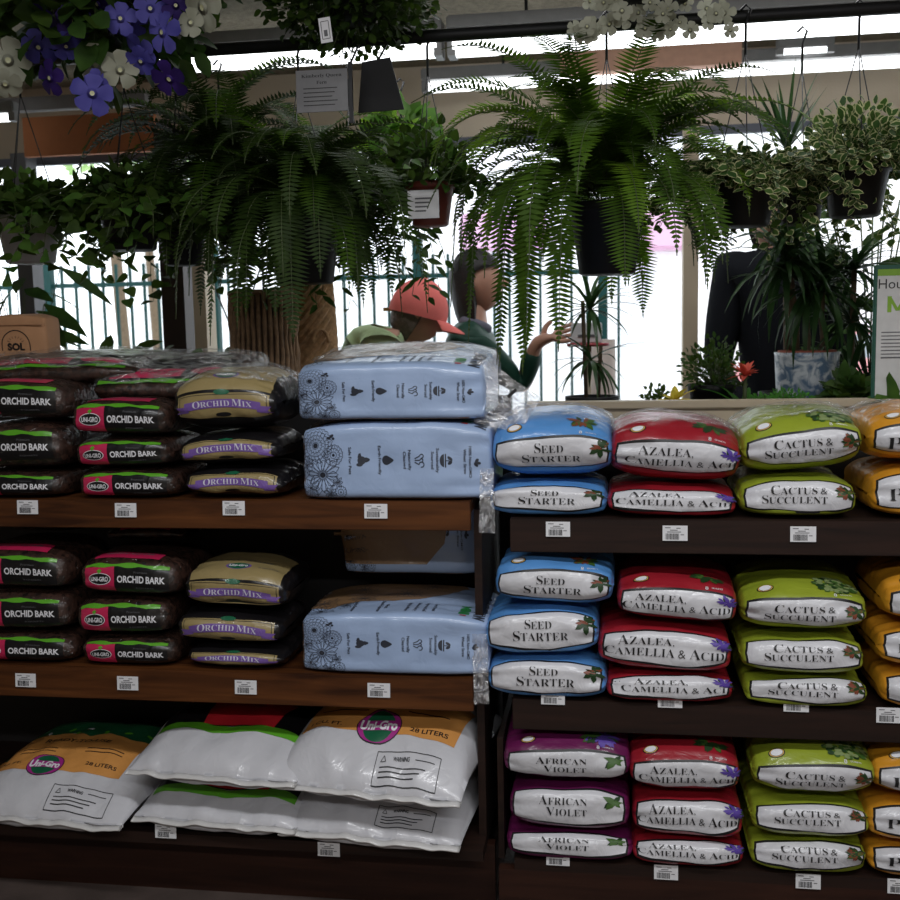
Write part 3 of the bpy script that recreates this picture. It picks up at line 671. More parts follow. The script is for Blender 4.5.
def daisy_lines(a, cx, cy, r, n, w=0.0011, z=0.0013):
    a.ell(cx, cy, r*0.14, r*0.14, 0, z, 10)
    for k in range(n):
        t = 2*PI*k/n; L_ = r*(0.75+0.25*((k*7) % 5)/4); c, s_ = math.cos(t), math.sin(t); q = 0.16*r
        a.stroke([(cx+r*.16*c, cy+r*.16*s_), (cx+L_*.7*c-q*s_, cy+L_*.7*s_+q*c), (cx+L_*c, cy+L_*s_), (cx+L_*.7*c+q*s_, cy+L_*.7*s_-q*c), (cx+r*.16*c, cy+r*.16*s_)], w, 0, z)
def straw_front():
    a = Art()
    flower_lines(a, -0.192, 0.040, 0.040, 5); flower_lines(a, -0.147, 0.014, 0.022, 3); daisy_lines(a, -0.175, -0.030, 0.052, 17)
    daisy_lines(a, -0.205, -0.062, 0.030, 9); flower_lines(a, -0.130, -0.070, 0.013, 2); daisy_lines(a, -0.137, -0.048, 0.016, 7); daisy_lines(a, -0.155, -0.074, 0.02, 9)
    daisy_lines(a, -0.215, -0.005, 0.024, 9)
    a.ell(-0.150, 0.058, 0.006, 0.0035, 0, rot=0.5); a.ell(-0.157, 0.054, 0.005, 0.003, 0, rot=-0.5); a.ell(-0.146, 0.052, 0.0035, 0.003, 0)
    q = -PI/2
    a.text('Safe For Pets', -0.106, 0.0, 0.060, 0.0065, 0, 0.0012, 'sans', 1, q, 0.015)
    # sitting cat and dog
    a.ell(-0.078, 0.0, 0.010, 0.009, 0); a.ell(-0.067, 0.001, 0.006, 0.0052, 0); a.ell(-0.083, -0.009, 0.008, 0.004, 0); a.poly([(-0.088, 0.006), (-0.078, 0.006), (-0.080, 0.016), (-0.085, 0.015)], 0); a.ell(-0.062, 0.001, 0.004, 0.0032, 0)
    a.text('Earth Friendly', -0.034, 0.0, 0.064, 0.0065, 0, 0.0012, 'sans', 1, q, 0.015)
    a.poly([(-0.0175+0.011*math.cos(t)*1.0 if math.cos(t) < 0 else -0.0175+0.017*math.cos(t)**1.5, 0.0105*math.sin(t)*(1 if math.cos(t) < 0 else (1-math.cos(t)**2*0.5))) for t in [2*PI*k/24 for k in range(24)]], 0)
    a.text('Naturally', 0.038, 0.0, 0.045, 0.0065, 0, 0.0012, 'sans', 1, q, 0.015); a.text('Cleaned', 0.026, 0.0, 0.038, 0.0065, 0, 0.0012, 'sans', 1, q, 0.015)
    for yy, r in ((-0.009, 0.006), (0.009, 0.0045), (0.0, 0.0035)):
        a.stroke([(0.058-0.008, yy*0.4)]+[(0.066+r*math.cos(t), yy+r*math.sin(t)) for t in [PI*(1-0.2*k) for k in range(9)]], 0.0022, 0)
    a.text('Sustainably', 0.104, 0.0, 0.054, 0.0065, 0, 0.0012, 'sans', 1, q, 0.015); a.text('Sourced', 0.092, 0.0, 0.038, 0.0065, 0, 0.0012, 'sans', 1, q, 0.015)
    a.poly([(0.119+0.010*math.cos(t), 0.014*math.sin(t)) for t in [PI/2+PI*k/12 for k in range(13)]], 0); a.rect(0.121, 0.124, -0.015, 0.015, 0)
    a.ell(0.133, -0.004, 0.006, 0.0035, 0, rot=0.6); a.ell(0.133, 0.005, 0.007, 0.0035, 0, rot=-0.6); a.rect(0.123, 0.132, -0.001, 0.001, 0)
    a.text('100% Non-GMO', 0.180, 0.0, 0.072, 0.0062, 0, 0.0012, 'sans', 1, q, 0.015); a.text('Wheat Straw', 0.168, 0.0, 0.058, 0.0062, 0, 0.0012, 'sans', 1, q, 0.015)
    a.ell(0.195, 0.004, 0.006, 0.0035, 0, rot=1.0); a.ell(0.193, -0.005, 0.006, 0.0035, 0, rot=2.3); a.ell(0.199, -0.001, 0.005, 0.003, 0)
    return a.cut(0.012)
def straw_top():
    """printed top: a band of brown at the back left, list lines and the big vertical name"""
    a = Art(); q = -PI/2
    a.poly([(-0.235, 0.10), (-0.17, 0.075), (-0.10, 0.12), (-0.02, 0.125), (0.04, 0.155), (0.11, 0.21), (0.15, 0.30), (0.10, 0.37), (-0.235, 0.37)], 1, 0.0009)
    for cx, cy, r in ((-0.19, 0.06, 0.045), (-0.13, 0.085, 0.03), (-0.20, 0.13, 0.05), (-0.10, 0.15, 0.04), (0.0, 0.2, 0.05), (-0.12, 0.25, 0.05), (0.06, 0.29, 0.045)): daisy_lines(a, cx, cy, r, 13, z=0.0014)
    for x, t, w in ((-0.105, 'Ideal for Gardening', 0.085), (-0.04, 'Naturally Suppresses', 0.09), (-0.025, 'Weeds', 0.04), (0.028, 'Helps Retain Moisture', 0.09), (0.05, 'Reduces Watering', 0.085), (0.072, 'Improves Soil', 0.085), (0.094, 'Easy to Spread', 0.07)):
        a.text(t, x, 0.072, w, 0.0085, 0, 0.0012, 'sans', 1, q, 0.02)
    a.text('MINI', 0.165, 0.075, 0.075, 0.022, 2, 0.0012, 'sans', 1, q, 0.05); a.rect(0.158, 0.172, 0.020, 0.028, 3, 0.0012)
    a.text('GARDENSTRAW', 0.202, 0.12, 0.23, 0.024, 0, 0.0012, 'sans', 1, q, 0.05)
    return a.cut(0.014)
SFA, STA = straw_front(), straw_top()
grn_ink = plain('grass_green_ink', (0.02, 0.20, 0.05)); red_ink = plain('red_ink', (0.5, 0.02, 0.02))
def film_tail(name, V0, V1, n, m, seedn, mat, parent, label):
    """crumpled sheet of loose film between two edge curves"""
    V = []; F = []
    for i in range(n+1):
        for j in range(m+1):
            u = i/n; v = j/m; a_ = V0(v); b_ = V1(v); p = Vector(a_).lerp(Vector(b_), u)
            d = noise.noise(p*30+Vector((seedn, 0, 0)))*0.012+noise.noise(Vector((v*9, u*2.2, seedn)))*0.016*(0.4+u)
            V.append(p+Vector((0.2, -0.9, 0.3))*d)
    for i in range(n):
        for j in range(m): F.append((i*(m+1)+j, (i+1)*(m+1)+j, (i+1)*(m+1)+j+1, i*(m+1)+j+1))
    return mk(name, V, F, mat, parent, True, label=label)
def straw_bale(xl, xr, zb, zt_, label, seedn, dy=0.0, D=0.33, front=True, wrap=True, rz=0.0, rise=0.0):
    zm = (zb+zt_)/2; x0, x1 = colx(xl, zm, dy), colx(xr, zm, dy); W = x1-x0; H = zt_-zb
    t = thing('straw_bale', label, 'straw bale', ((x0+x1)/2, dy, zb), (0, 0, R(rz)), 'wheat straw bales')
    s = Sack(W, D, H, 13.0, 0.14, 0.003, 0.006, seedn, rise, pinch=0.03); V, F = s.mesh(70, 96)
    mk('sack', V, F, pale_blue, t)
    ends = Art(); ends.rect(-W/2+0.002, -W/2+0.008, -H*0.45, H*0.40, 0, 0.0009); ends.rect(-W/2+0.03, W/2-0.04, -H/2-0.004, -H/2+0.004, 0, 0.0009); ends.cut(0.015)
    ends.wrap(s, 'brown_edge', [brown_f], t, label='kraft brown printed edge')
    SFA.wrap(s, 'front_print', [navy, brown_f], t, -0.002*0, 0.002, sx=W/0.46, sy=H/0.175)
    STA.wrap(s, 'top_print', [navy, brown_f, grn_ink, red_ink], t, 0, H*0.5-0.005, sx=W/0.46)
    if wrap:
        ws = Sack(W*1.025, D*1.02, H*1.03, 9, 0.12, 0.004, 0.009, seedn+3, rise); V, F = ws.mesh(60, 50, ws.T*0.15, ws.T*0.5, 0.003, -0.95, 0.98)
        mk('stretch_wrap', V, F, wrap_m, t, label='crinkled clear plastic wrap')
    return t, s
zmid = rowz(390, 421)
b1, s1 = straw_bale(299, 491, ZL[0]+0.002, zmid-0.001, 'pale blue straw bale lying on the upper shelf, under the shiny wrapped one', 4, D=0.36)
b2, s2 = straw_bale(293, 484, zmid+0.001, rowz(390, 363), 'pale blue straw bale under shiny wrap, topmost on the upper shelf', 9, D=0.40, rise=0.05)
b3, s3 = straw_bale(298, 489, ZL[1]+0.002, rowz(390, 614), 'pale blue straw bale lying alone at the front of the second shelf', 15, wrap=False, D=0.34)
b4, s4 = straw_bale(342, 476, rowz(420, 577, 0.36), ZL[0]-0.035, 'pale blue and brown straw bale in the shadow at the back of the second shelf', 21, dy=0.3, D=0.2, wrap=False)
b4.location.z = ZL[1]+0.19; kb = Art(); kb.poly([(-0.22, -0.09), (0.05, -0.09), (0.10, -0.03), (0.12, 0.09), (-0.22, 0.09)], 0, 0.002); kb.cut(0.02).wrap(s4, 'kraft_patch', [brown_f], b4)
def rel(t, p): return Vector(p)-Vector(t.location)
# loose film tails at the open ends of the bales
ta = film_tail('film_tail', lambda v: rel(b2, at(472+10*math.sin(v*3), 350+72*v, 0.06)), lambda v: rel(b2, at(541-22*v, 398+36*v, 0.04)), 18, 16, 3, tail_m, b2, 'gathered clear film end')
mk_art = Art(); mk_art.poly([(-0.012, -0.006), (0.009, 0.012), (0.014, 0.006), (-0.007, -0.012)], 0, 0)
pp = at(512, 393, 0.0); mk('black_mark', [rel(b2, pp+Vector((x*1.0, -0.012, y))) for x, y, z in mk_art.V], [tuple(f) for f in mk_art.F], ink, ta)
film_tail('film_tail', lambda v: rel(b1, at(480+14*v, 468, 0.02)), lambda v: rel(b1, at(479+16*v, 533, 0.0)), 14, 8, 5, tail_m, b1, 'hanging clear film end')
film_tail('film_tail', lambda v: rel(b3, at(472+16*v, 634, 0.01)), lambda v: rel(b3, at(474+15*v, 704, -0.01)), 14, 8, 6, tail_m, b3, 'hanging clear film end')

# ------------------------------------------------------------------ big pillow bags on the lowest shelf
class Pillow:
    def __init__(s, W, D, H, seed, droop=0.05, wr=0.006):
        s.W, s.D, s.H, s.seed, s.droop, s.wr = W, D, H, seed*9.1, droop, wr
    def prof(s, x, y):
        u = min(1, abs(x)/(s.W/2)); v = min(1, max(0, y/s.D))
        fx = (1-u**4)**0.5; fy = min(1, (v/0.42))**0.62 if v < 0.42 else (1-((v-0.42)/0.58)**4*0.7)
        return fx, max(0, fy), u, v
    def z0(s, x, y):
        return s.H*0.34 - s.droop*max(0, 1-y/(s.D*0.3))**2
    def P(s, x, y):
        fx, fy, u, v = s.prof(x, y); n = noise.noise(Vector((x*7+s.seed, y*7, 1)))*s.wr*1.8+noise.noise(Vector((x*22+s.seed, y*16, 5)))*s.wr*0.8
        fold = noise.noise(Vector((x*19+s.seed, y*3.5, 9)))*s.wr*0.9*max(0, 1-v/0.3)
        return Vector((x*(1-0.03*math.sin(PI*v)*0), y, s.z0(x, y)+s.H*0.70*fx*fy+(n+fold)*(0.25+fx*0.9)))
    def pn(s, x, y):
        e = 0.004; a = s.P(x+e, y)-s.P(x-e, y); b = s.P(x, y+e)-s.P(x, y-e); return s.P(x, y), a.cross(b).normalized()
    def B(s, x, y):
        fx, fy, u, v = s.prof(x, y); z = s.z0(x, y)-s.H*0.34*fx*min(1, fy*1.7)
        n = noise.noise(Vector((x*24+s.seed, y*9, 3)))*s.wr*0.9*fx
        return Vector((x, y-0.05*fx*math.sin(PI*min(1, v/0.3)), max(z+n, 0.0)))
    def mesh(s, nx=60, ny=48):
        V = []; F = []
        for i in range(nx+1):
            for j in range(ny+1): V.append(s.P((i/nx-.5)*s.W, (j/ny)**1.2*s.D))
        b = len(V)
        for i in range(nx+1):
            for j in range(ny+1): V.append(s.B((i/nx-.5)*s.W, (j/ny)**1.2*s.D))
        m = ny+1
        for i in range(nx):
            for j in range(ny):
                F.append((i*m+j, (i+1)*m+j, (i+1)*m+j+1, i*m+j+1)); F.append((b+i*m+j, b+i*m+j+1, b+(i+1)*m+j+1, b+(i+1)*m+j))
        for i in range(nx): F.append((i*m, b+i*m, b+(i+1)*m, (i+1)*m)); F.append((i*m+ny, (i+1)*m+ny, b+(i+1)*m+ny, b+i*m+ny))
        for j in range(ny): F.append((j, j+1, b+j+1, b+j)); F.append((nx*m+j, b+nx*m+j, b+nx*m+j+1, nx*m+j+1))
        return V, F
    def lip(s, w=0.016, nx=60, dz=-0.006):
        V = []; F = []
        for i in range(nx+1):
            x = (i/nx-.5)*s.W*1.015; p = s.P(x/1.015, 0); k = noise.noise(Vector((x*11+s.seed, 0, 2)))*0.0035
            V += [p+Vector((0, 0.004, 0.001)), p+Vector((0, -w, dz+k)), p+Vector((0, -w, dz+k-0.003)), p+Vector((0, 0.004, -0.004))]
        for i in range(nx):
            for j in range(4): F.append((4*i+j, 4*i+4+j, 4*i+4+(j+1) % 4, 4*i+(j+1) % 4))
        F += [(3, 2, 1, 0), (4*nx, 4*nx+1, 4*nx+2, 4*nx+3)]
        return V, F
whitebag = film('white_bag_film', (0.55, 0.55, 0.58), 0.32, 0.35, 0.5); orange_f = film('orange_print', (0.60, 0.27, 0.07), 0.4); dgreen = film('forest_green_print', (0.01, 0.09, 0.035)); red_f = film('scarlet_print', (0.55, 0.02, 0.03)); seam_m = film('seam_white', (0.58, 0.57, 0.56), 0.4)
mag = plain('magenta_logo_ink', (0.35, 0.02, 0.22)); UM = [orange_f, ink, mag, grn_f, white_ink, dgreen, green_strip, blk_m, red_f]
def logo(a, cx, cy, rx, ry):
    a.ell(cx, cy, rx*1.04, ry*1.06, 1, 0.0016, 30); a.ell(cx, cy, rx, ry, 2, 0.0019, 30); a.ell(cx, cy, rx*0.72, ry*0.96, 3, 0.0022, 26)
    a.rect(cx-rx*0.93, cx+rx*0.93, cy-ry*0.32, cy+ry*0.32, 2, 0.0025)
    a.text('Uni-Gro', cx, cy, rx*1.75, ry*0.52, 4, 0.0030, 'sans', 1.1, 0, 0.045)
def warn(a, cx, cy, w, h):
    a.stroke([(cx-w/2, cy-h/2), (cx+w/2, cy-h/2), (cx+w/2, cy+h/2), (cx-w/2, cy+h/2), (cx-w/2, cy-h/2)], 0.0017, 1, 0.0014)
    a.stroke([(cx-w*.42, cy+h*.15), (cx-w*.34, cy+h*.15), (cx-w*.38, cy+h*.36), (cx-w*.42, cy+h*.15)], 0.0014, 1, 0.0014)
    a.text('WARNING', cx-w*.10, cy+h*.26, w*.26, h*.13, 1, 0.0014, 'sans', 1, 0, 0.03); 
    for k in range(3): a.stroke([(cx-w*.42, cy-h*(.02+.14*k)), (cx+w*(.30-.08*k), cy-h*(.02+.14*k))], 0.0022, 1, 0.0014)
    a.stroke([(cx+w*.12, cy+h*.26), (cx+w*.42, cy+h*.26)], 0.0018, 1, 0.0014)
def pillow_bag(nm, label, loc, rz, W, D, H, seedn, art, droop=0.05, tiltx=0.0, ady=0.0):
    t = thing(nm, label, 'big soil bag', loc, (R(tiltx), 0, R(rz)), 'large potting mix bags')
    s = Pillow(W, D, H, seedn, droop); V, F = s.mesh(); mk('sack', V, F, whitebag, t)
    V, F = s.lip(); mk('seam', V, F, seam_m, t)
    art.wrap(s, 'printed_picture', UM, t, 0, ady); return t, s
aA = Art(); aA.poly([(-0.30, 0.155), (-0.1, 0.15), (0.165, 0.155), (0.185, 0.315), (-0.30, 0.33)], 0, 0.0010)
aA.poly([(-0.30, 0.33), (-0.20, 0.318), (-0.12, 0.31), (-0.06, 0.325), (0, 0.30), (0.05, 0.32), (0.12, 0.305), (0.185, 0.315), (0.20, 0.40), (0.19, 0.49), (-0.3, 0.49)], 5, 0.0015)
for k in range(14): aA.ell(-0.2+0.03*k, 0.335+0.012*math.sin(k*2.2), 0.012, 0.006, (6, 3, 4, 5)[k % 4] if k % 5 else 6, 0.0019, 9, k)
logo(aA, -0.06, 0.168, 0.052, 0.036); aA.text('READY-TO-USE', -0.02, 0.272, 0.20, 0.018, 1, 0.0016, 'sans', 1.1, 0, 0.02)
for k in range(2): aA.stroke([(-0.17+0.0*k, 0.232-0.012*k), (-0.06, 0.232-0.012*k)], 0.003, 1, 0.0014); aA.stroke([(0.03, 0.234-0.012*k), (0.14, 0.234-0.012*k)], 0.003, 1, 0.0014)
aA.text('28 LITERS', 0.10, 0.180, 0.09, 0.010, 1, 0.0016, 'sans', 1, 0, 0.02); aA.text('1 CU. FT.', -0.18, 0.180, 0.08, 0.010, 1, 0.0016, 'sans', 1, 0, 0.02)
warn(aA, 0.085, 0.085, 0.17, 0.060); aA.cut(0.012)
aC = Art(); aC.poly([(-0.215, 0.175), (0, 0.17), (0.2, 0.165), (0.215, 0.33), (-0.20, 0.33)], 0, 0.0010); logo(aC, -0.005, 0.190, 0.058, 0.046)
aC.text('1 CU. FT.', -0.15, 0.192, 0.085, 0.012, 1, 0.0016, 'sans', 1, 0, 0.02); aC.text('28 LITERS', 0.13, 0.186, 0.10, 0.012, 1, 0.0016, 'sans', 1, 0, 0.02)
aC.stroke([(-0.18, 0.24), (-0.05, 0.24)], 0.003, 1, 0.0014); aC.stroke([(0.06, 0.24), (0.17, 0.24)], 0.003, 1, 0.0014); warn(aC, 0.095, 0.098, 0.165, 0.062); aC.cut(0.012)
aD = Art(); aD.poly([(-0.215, 0.20), (0.2, 0.20), (0.2, 0.33), (-0.2, 0.33)], 0, 0.0010); warn(aD, 0.085, 0.075, 0.15, 0.05); aD.cut(0.012)
aB = Art(); aB.poly([(-0.20+0.04*k, 0.16+0.004*math.sin(k)) for k in range(11)]+[(0.20-0.04*k, 0.185+0.004*math.sin(k)) for k in range(11)], 6, 0.0014)
aB.rect(-0.20, 0.20, 0.183, 0.40, 7, 0.0010); aB.poly([(-0.08, 0.187), (0.12, 0.187), (0.15, 0.30), (-0.09, 0.30)], 8, 0.0016); aB.cut(0.012)
def px_loc(pxl, pxr, py, Y, z):
    a_ = colx(pxl, z, Y); b_ = colx(pxr, z, Y); return (a_+b_)/2, b_-a_
zb0 = ZL[2]
x, W = px_loc(-34, 129, 822, -0.04, zb0); pillow_bag('potting_mix_bag', 'white bag with orange ready-to-use print at the frame edge of the lowest shelf', (x, -0.06, zb0+0.004), -3, W, 0.50, 0.155, 3, aA, 0.015, ady=-0.045)
x, W = px_loc(134, 300, 822, -0.02, zb0); pillow_bag('orchid_bark_sack', 'white bag with green stripe lying directly on the lowest shelf', (x, -0.03, zb0+0.004), -3, W, 0.46, 0.125, 5, aB, 0.004, ady=-0.10)
x, W = px_loc(127, 300, 762, -0.04, zb0+0.12); pillow_bag('orchid_bark_sack', 'white bag with green stripe and red patch, lying atop its twin', (x, -0.045, zb0+0.140), -4, W, 0.46, 0.13, 7, aB, 0.01, ady=-0.05)
x, W = px_loc(277, 462, 835, -0.06, zb0); pillow_bag('potting_mix_bag', 'plain white potting mix bag beneath the orange printed one', (x, -0.055, zb0+0.004), -5, W, 0.46, 0.120, 9, aD, 0.008, ady=-0.03)
x, W = px_loc(270, 464, 790, -0.08, zb0+0.12); pillow_bag('potting_mix_bag', 'white bag with orange strip and round green emblem, topmost near the side panel', (x, -0.078, zb0+0.140), -7, W, 0.46, 0.165, 11, aC, 0.03, ady=-0.06)

# ------------------------------------------------------------------ price tags on the shelf fronts
def price_tag(px, py, Y, where, w=0.058, rot=0.0, h=0.036):
    p = at(px, py, Y)
    t = thing('price_tag', f'white barcode price tag {where}', 'price tag', (p.x, Y-0.002, p.z), (R(-4), R(rot), 0), 'shelf price tags')
    MB().box(-w/2, w/2, -0.0006, 0.0006, -h/2, h/2).build('paper', tagwhite, t)
    q = random.Random(int(px)); mb = MB(); x = -w*0.38
    while x < w*0.16:
        b = q.choice((0.0006, 0.0011, 0.0016)); mb.box(x, x+b, -0.0011, -0.0007, -h*0.42, -h*0.02); x += b+q.choice((0.0007, 0.0012))
    mb.build('barcode', ink, t)
    mb = MB()
    for x0, x1, z in ((-0.4, -0.18, 0.36), (0.05, 0.22, 0.33), (-0.2, 0.1, 0.2), (-0.32, 0.24, 0.08), (0.22, 0.36, -0.1)): mb.box(x0*w, x1*w, -0.0011, -0.0007, z*h-0.0009, z*h+0.0009)
    mb.build('fine_print', inkgrey, t)
for a_ in ((28, 507, 'below the orchid bark at the frame edge, upper shelf'), (126, 510, 'below the second orchid bark stack, upper shelf'), (234, 508, 'below the orchid mix, upper shelf'), (376, 511, 'below the straw bales, upper shelf'),
           (26, 680, 'below the orchid bark at the frame edge, second shelf'), (128, 683, 'below the second orchid bark stack, second shelf'), (246, 687, 'below the orchid mix, second shelf'), (379, 690, 'below the straw bale, second shelf'),
           (558, 529, 'below the seed starter, upper shelf'), (675, 533, 'below the azalea soil, upper shelf'), (803, 534, 'below the cactus soil, upper shelf'),
           (553, 697, 'below the seed starter, second shelf'), (670, 700, 'below the azalea soil, second shelf'), (796, 704, 'below the cactus soil, second shelf'), (889, 715, 'below the amber bags, second shelf'),
           (558, 858, 'below the african violet soil, lowest shelf'), (666, 872, 'below the azalea soil, lowest shelf'), (808, 881, 'below the cactus soil, lowest shelf'), (900, 886, 'below the amber bags, lowest shelf')):
    price_tag(a_[0], a_[1], -0.001, a_[2])
for a_ in ((166, 832, 'below the green striped white bags'), (329, 850, 'below the plain white bag')):
    price_tag(a_[0], a_[1]-1, -0.022, a_[2])

# ------------------------------------------------------------------ foliage
class Leaves:
    def __init__(s): s.V = []; s.F = []; s.UV = []; s.M = []
    def leaf(s, o, d, nrm, L, W, shape='oval', fold=0.18, m=0, curl=0.15):
        d = Vector(d).normalized(); n = Vector(nrm); n = n-d*n.dot(d); n = n.normalized() if n.length > 1e-6 else d.orthogonal().normalized(); w = d.cross(n)
        prof = {'oval': ((0.0, 0.0), (0.25, 0.8), (0.55, 1.0), (0.82, 0.6), (1.0, 0.0)), 'heart': ((0.0, 0.35), (0.12, 0.95), (0.4, 1.0), (0.7, 0.6), (1.0, 0.0)),
                'lance': ((0.0, 0.1), (0.3, 0.9), (0.6, 0.8), (0.85, 0.35), (1.0, 0.0)), 'strap': ((0.0, 0.7), (0.3, 1.0), (0.6, 0.85), (0.85, 0.5), (1.0, 0.0)),
                'kite': ((0.0, 0.35), (0.35, 1.0), (1.0, 0.0)), 'petal': ((0.0, 0.25), (0.45, 0.75), (0.8, 1.0), (1.0, 0.55))}[shape]
        b = len(s.V); k = len(prof)
        for t, ww in prof:
            c = Vector(o)+d*(L*t)-n*(curl*L*t*t)
            for sg in (-1, 0, 1):
                s.V.append(c+w*(sg*W/2*ww)+n*(fold*W/2*ww*abs(sg)))
                s.UV.append((max(abs(sg)*(0.98 if ww > 0.05 else 0.5), (t-0.75)*3.2), t))
        for i in range(k-1):
            s.F += [(b+3*i, b+3*i+1, b+3*i+4, b+3*i+3), (b+3*i+1, b+3*i+2, b+3*i+5, b+3*i+4)]; s.M += [m, m]
    def quad(s, o, d, w, L, W, m=0):
        b = len(s.V); s.V += [o-w*(W*.3), o+d*(L*.35)-w*(W*.5), o+d*L, o+d*(L*.35)+w*(W*.5), o+w*(W*.3)]
        s.UV += [(0.5, 0)]*5; s.F.append((b, b+1, b+2, b+3, b+4)); s.M.append(m)
    def build(s, name, mats, parent, label=None): return mk(name, s.V, s.F, mats, parent, True, s.M, label, s.UV)
def rv(q, a=1.0): return Vector((q.uniform(-a, a), q.uniform(-a, a), q.uniform(-a, a)))
def frond(lv, stems, o, az, el, L, W, q, droop=1.0, pairs=34, m=0):
    """arching fern frond with paired leaflets"""
    p = Vector(o); e = el; n = pairs; step = L/n; pts = [p.copy()]; a = az
    for i in range(n):
        t = i/n; d = Vector((math.cos(a)*math.cos(e), math.sin(a)*math.cos(e), math.sin(e)))
        side = Vector((-math.sin(a), math.cos(a), 0)); up = side.cross(d)*-1 if False else d.cross(side)*-1
        if t > 0.10:
            ll = W*math.sin(PI*min(1, (t*0.86+0.12)))**0.7*(1 if t < 0.85 else max(0.15, (1-t)/0.15))
            for sg in (-1, 1):
                dd = (side*sg+d*0.28+up*q.uniform(-0.18, 0.02)).normalized()
                lv.quad(p+side*sg*0.001, dd, d, ll*q.uniform(0.9, 1.08), step*0.86, m)
        p = p+d*step; e = max(e-droop*(0.8+1.4*t)/n*1.75, -1.50); a += q.uniform(-0.01, 0.01); pts.append(p.copy())
    stems.tube(pts[::3]+[pts[-1]], 0.0013, 4)
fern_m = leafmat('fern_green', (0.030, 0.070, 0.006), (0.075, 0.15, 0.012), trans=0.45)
fern_lit = leafmat('lit_fern_green', (0.08, 0.17, 0.012), (0.16, 0.28, 0.02), trans=0.5)  # brighter copy of the fern green, with light on the fronds painted in
fern_dk = leafmat('shaded_fern_green', (0.014, 0.030, 0.004), (0.032, 0.062, 0.008), trans=0.3)  # darker copy for the left ferns, their shade put into the colour
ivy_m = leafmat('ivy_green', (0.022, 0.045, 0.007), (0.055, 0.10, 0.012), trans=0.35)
ivy_pale = leafmat('light_ivy_green', (0.05, 0.13, 0.02), (0.12, 0.24, 0.04), trans=0.45)  # paler leaf green, mixed in at random and used for lime leaves
vari = leafmat('variegated_leaf', (0.03, 0.075, 0.018), (0.08, 0.15, 0.03), (0.50, 0.50, 0.26), trans=0.35)
big_m = leafmat('broad_leaf_green', (0.018, 0.045, 0.008), (0.045, 0.10, 0.015), trans=0.35)
herb_m = leafmat('herb_green', (0.04, 0.16, 0.02), (0.09, 0.30, 0.04), trans=0.45)
strap_m = leafmat('strap_leaf_green', (0.014, 0.04, 0.012), (0.04, 0.09, 0.025), trans=0.25, rough=0.35)
stem_m = plain('green_stem', (0.05, 0.07, 0.02), 0.6); trunk_m = plain('grey_brown_trunk', (0.13, 0.09, 0.055), 0.85, var=0.3, scale=60, bump=0.6)
wire_m = plain('hanger_wire', (0.015, 0.015, 0.015), 0.5)
soil_m = plain('potting_soil', (0.02, 0.013, 0.009), 0.95, bump=0.8)
def pot(t, r, h, mat, z=0.0, rim=True, taper=0.76):
    prof = [(r*taper*0.9, 0), (r*taper, 0.004), (r*0.98, h*0.86)]+([(r*1.06, h*0.87), (r*1.07, h), (r*0.98, h), (r*0.95, h*0.9)] if rim else [(r, h), (r*0.94, h), (r*0.92, h*0.9)])
    MB().lathe([(a, b+z) for a, b in prof], 36, cap=True).build('pot', mat, t, True)
    MB().lathe([(0.002, h*0.9+z), (r*0.93, h*0.9+z)], 24, cap=False).build('soil', soil_m, t)
def hanger(t, r, z0, ztop, n=3, name='hanger_wire'):
    for k in range(n):
        a = 2*PI*k/n+0.5
        MB().tube([(r*math.cos(a), r*math.sin(a), z0), (0, 0, ztop-0.09)], 0.0016, 5).build(name, wire_m, t, True)
    MB().tube([(0, 0, ztop-0.10), (0, 0, ztop-0.02), (0.012, 0, ztop+0.012), (0.0, 0.0, ztop+0.024), (-0.014, 0, ztop+0.01)], 0.0035, 6).build('hook', metal_dk, t, True)
def vine(lv, st, o, d0, L, q, size, shape='heart', grav=1.2, m=0, gap=None, wid=0.85, ms=None):
    p = Vector(o); d = Vector(d0).normalized(); gap = gap or size*0.62; pts = [p.copy()]; n = max(2, int(L/gap))
    for i in range(n):
        d = (d+Vector((q.uniform(-.22, .22), q.uniform(-.22, .22), -grav*gap*4+q.uniform(-.12, .12)))).normalized(); p = p+d*gap; pts.append(p.copy())
        sd = Vector((math.cos(i*2.4+q.random()), math.sin(i*2.4+q.random()), q.uniform(-.5, .25)))
        nn = (rv(q, .6)+Vector((0, -0.5, 0.8)))
        lv.leaf(p, sd+d*0.3, nn, size*q.uniform(.65, 1.15), size*wid*q.uniform(.7, 1.1), shape, m=(q.choice(ms) if ms else m))
    st.tube(pts, 0.0011, 4)
def fern_basket(name, label, c, pot_r, pot_h, fr, seedn, mats, L, W, droop, potmat, ztop=None, els=(0.2, 1.35), extra=(), pairs=34, mchoice=(0, 0, 0, 1)):
    """c = pot rim centre"""
    t = thing(name, label, 'hanging plant', (c.x, c.y, c.z-pot_h), (0, 0, 0))
    pot(t, pot_r, pot_h, potmat); q = random.Random(seedn); lv = Leaves(); st = MB()
    for k in range(fr):
        az = 2*PI*k*0.618+q.uniform(-.2, .2); el = q.uniform(*els); l = L*q.uniform(0.6, 1.12)
        o = Vector((q.uniform(-.6, .6)*pot_r, q.uniform(-.6, .6)*pot_r, pot_h*0.95+q.uniform(0, .07)))
        frond(lv, st, o, az, el, l, W*q.uniform(.8, 1.1), q, droop*q.uniform(.8, 1.2), pairs, q.choice(mchoice))
    for az, el, l, dr, m in extra: frond(lv, st, Vector((0.5*pot_r*math.cos(az), 0.5*pot_r*math.sin(az), pot_h*0.95+.03)), az, el, l, W, q, dr, int(pairs*l/L) if l > L else pairs, m)
    lv.build('fronds', mats, t); st.build('stalks', stem_m, t, True)
    if ztop: hanger(t, pot_r*0.98, pot_h, ztop-(c.z-pot_h))
    return t
cF = at(607, 204, 0.36)
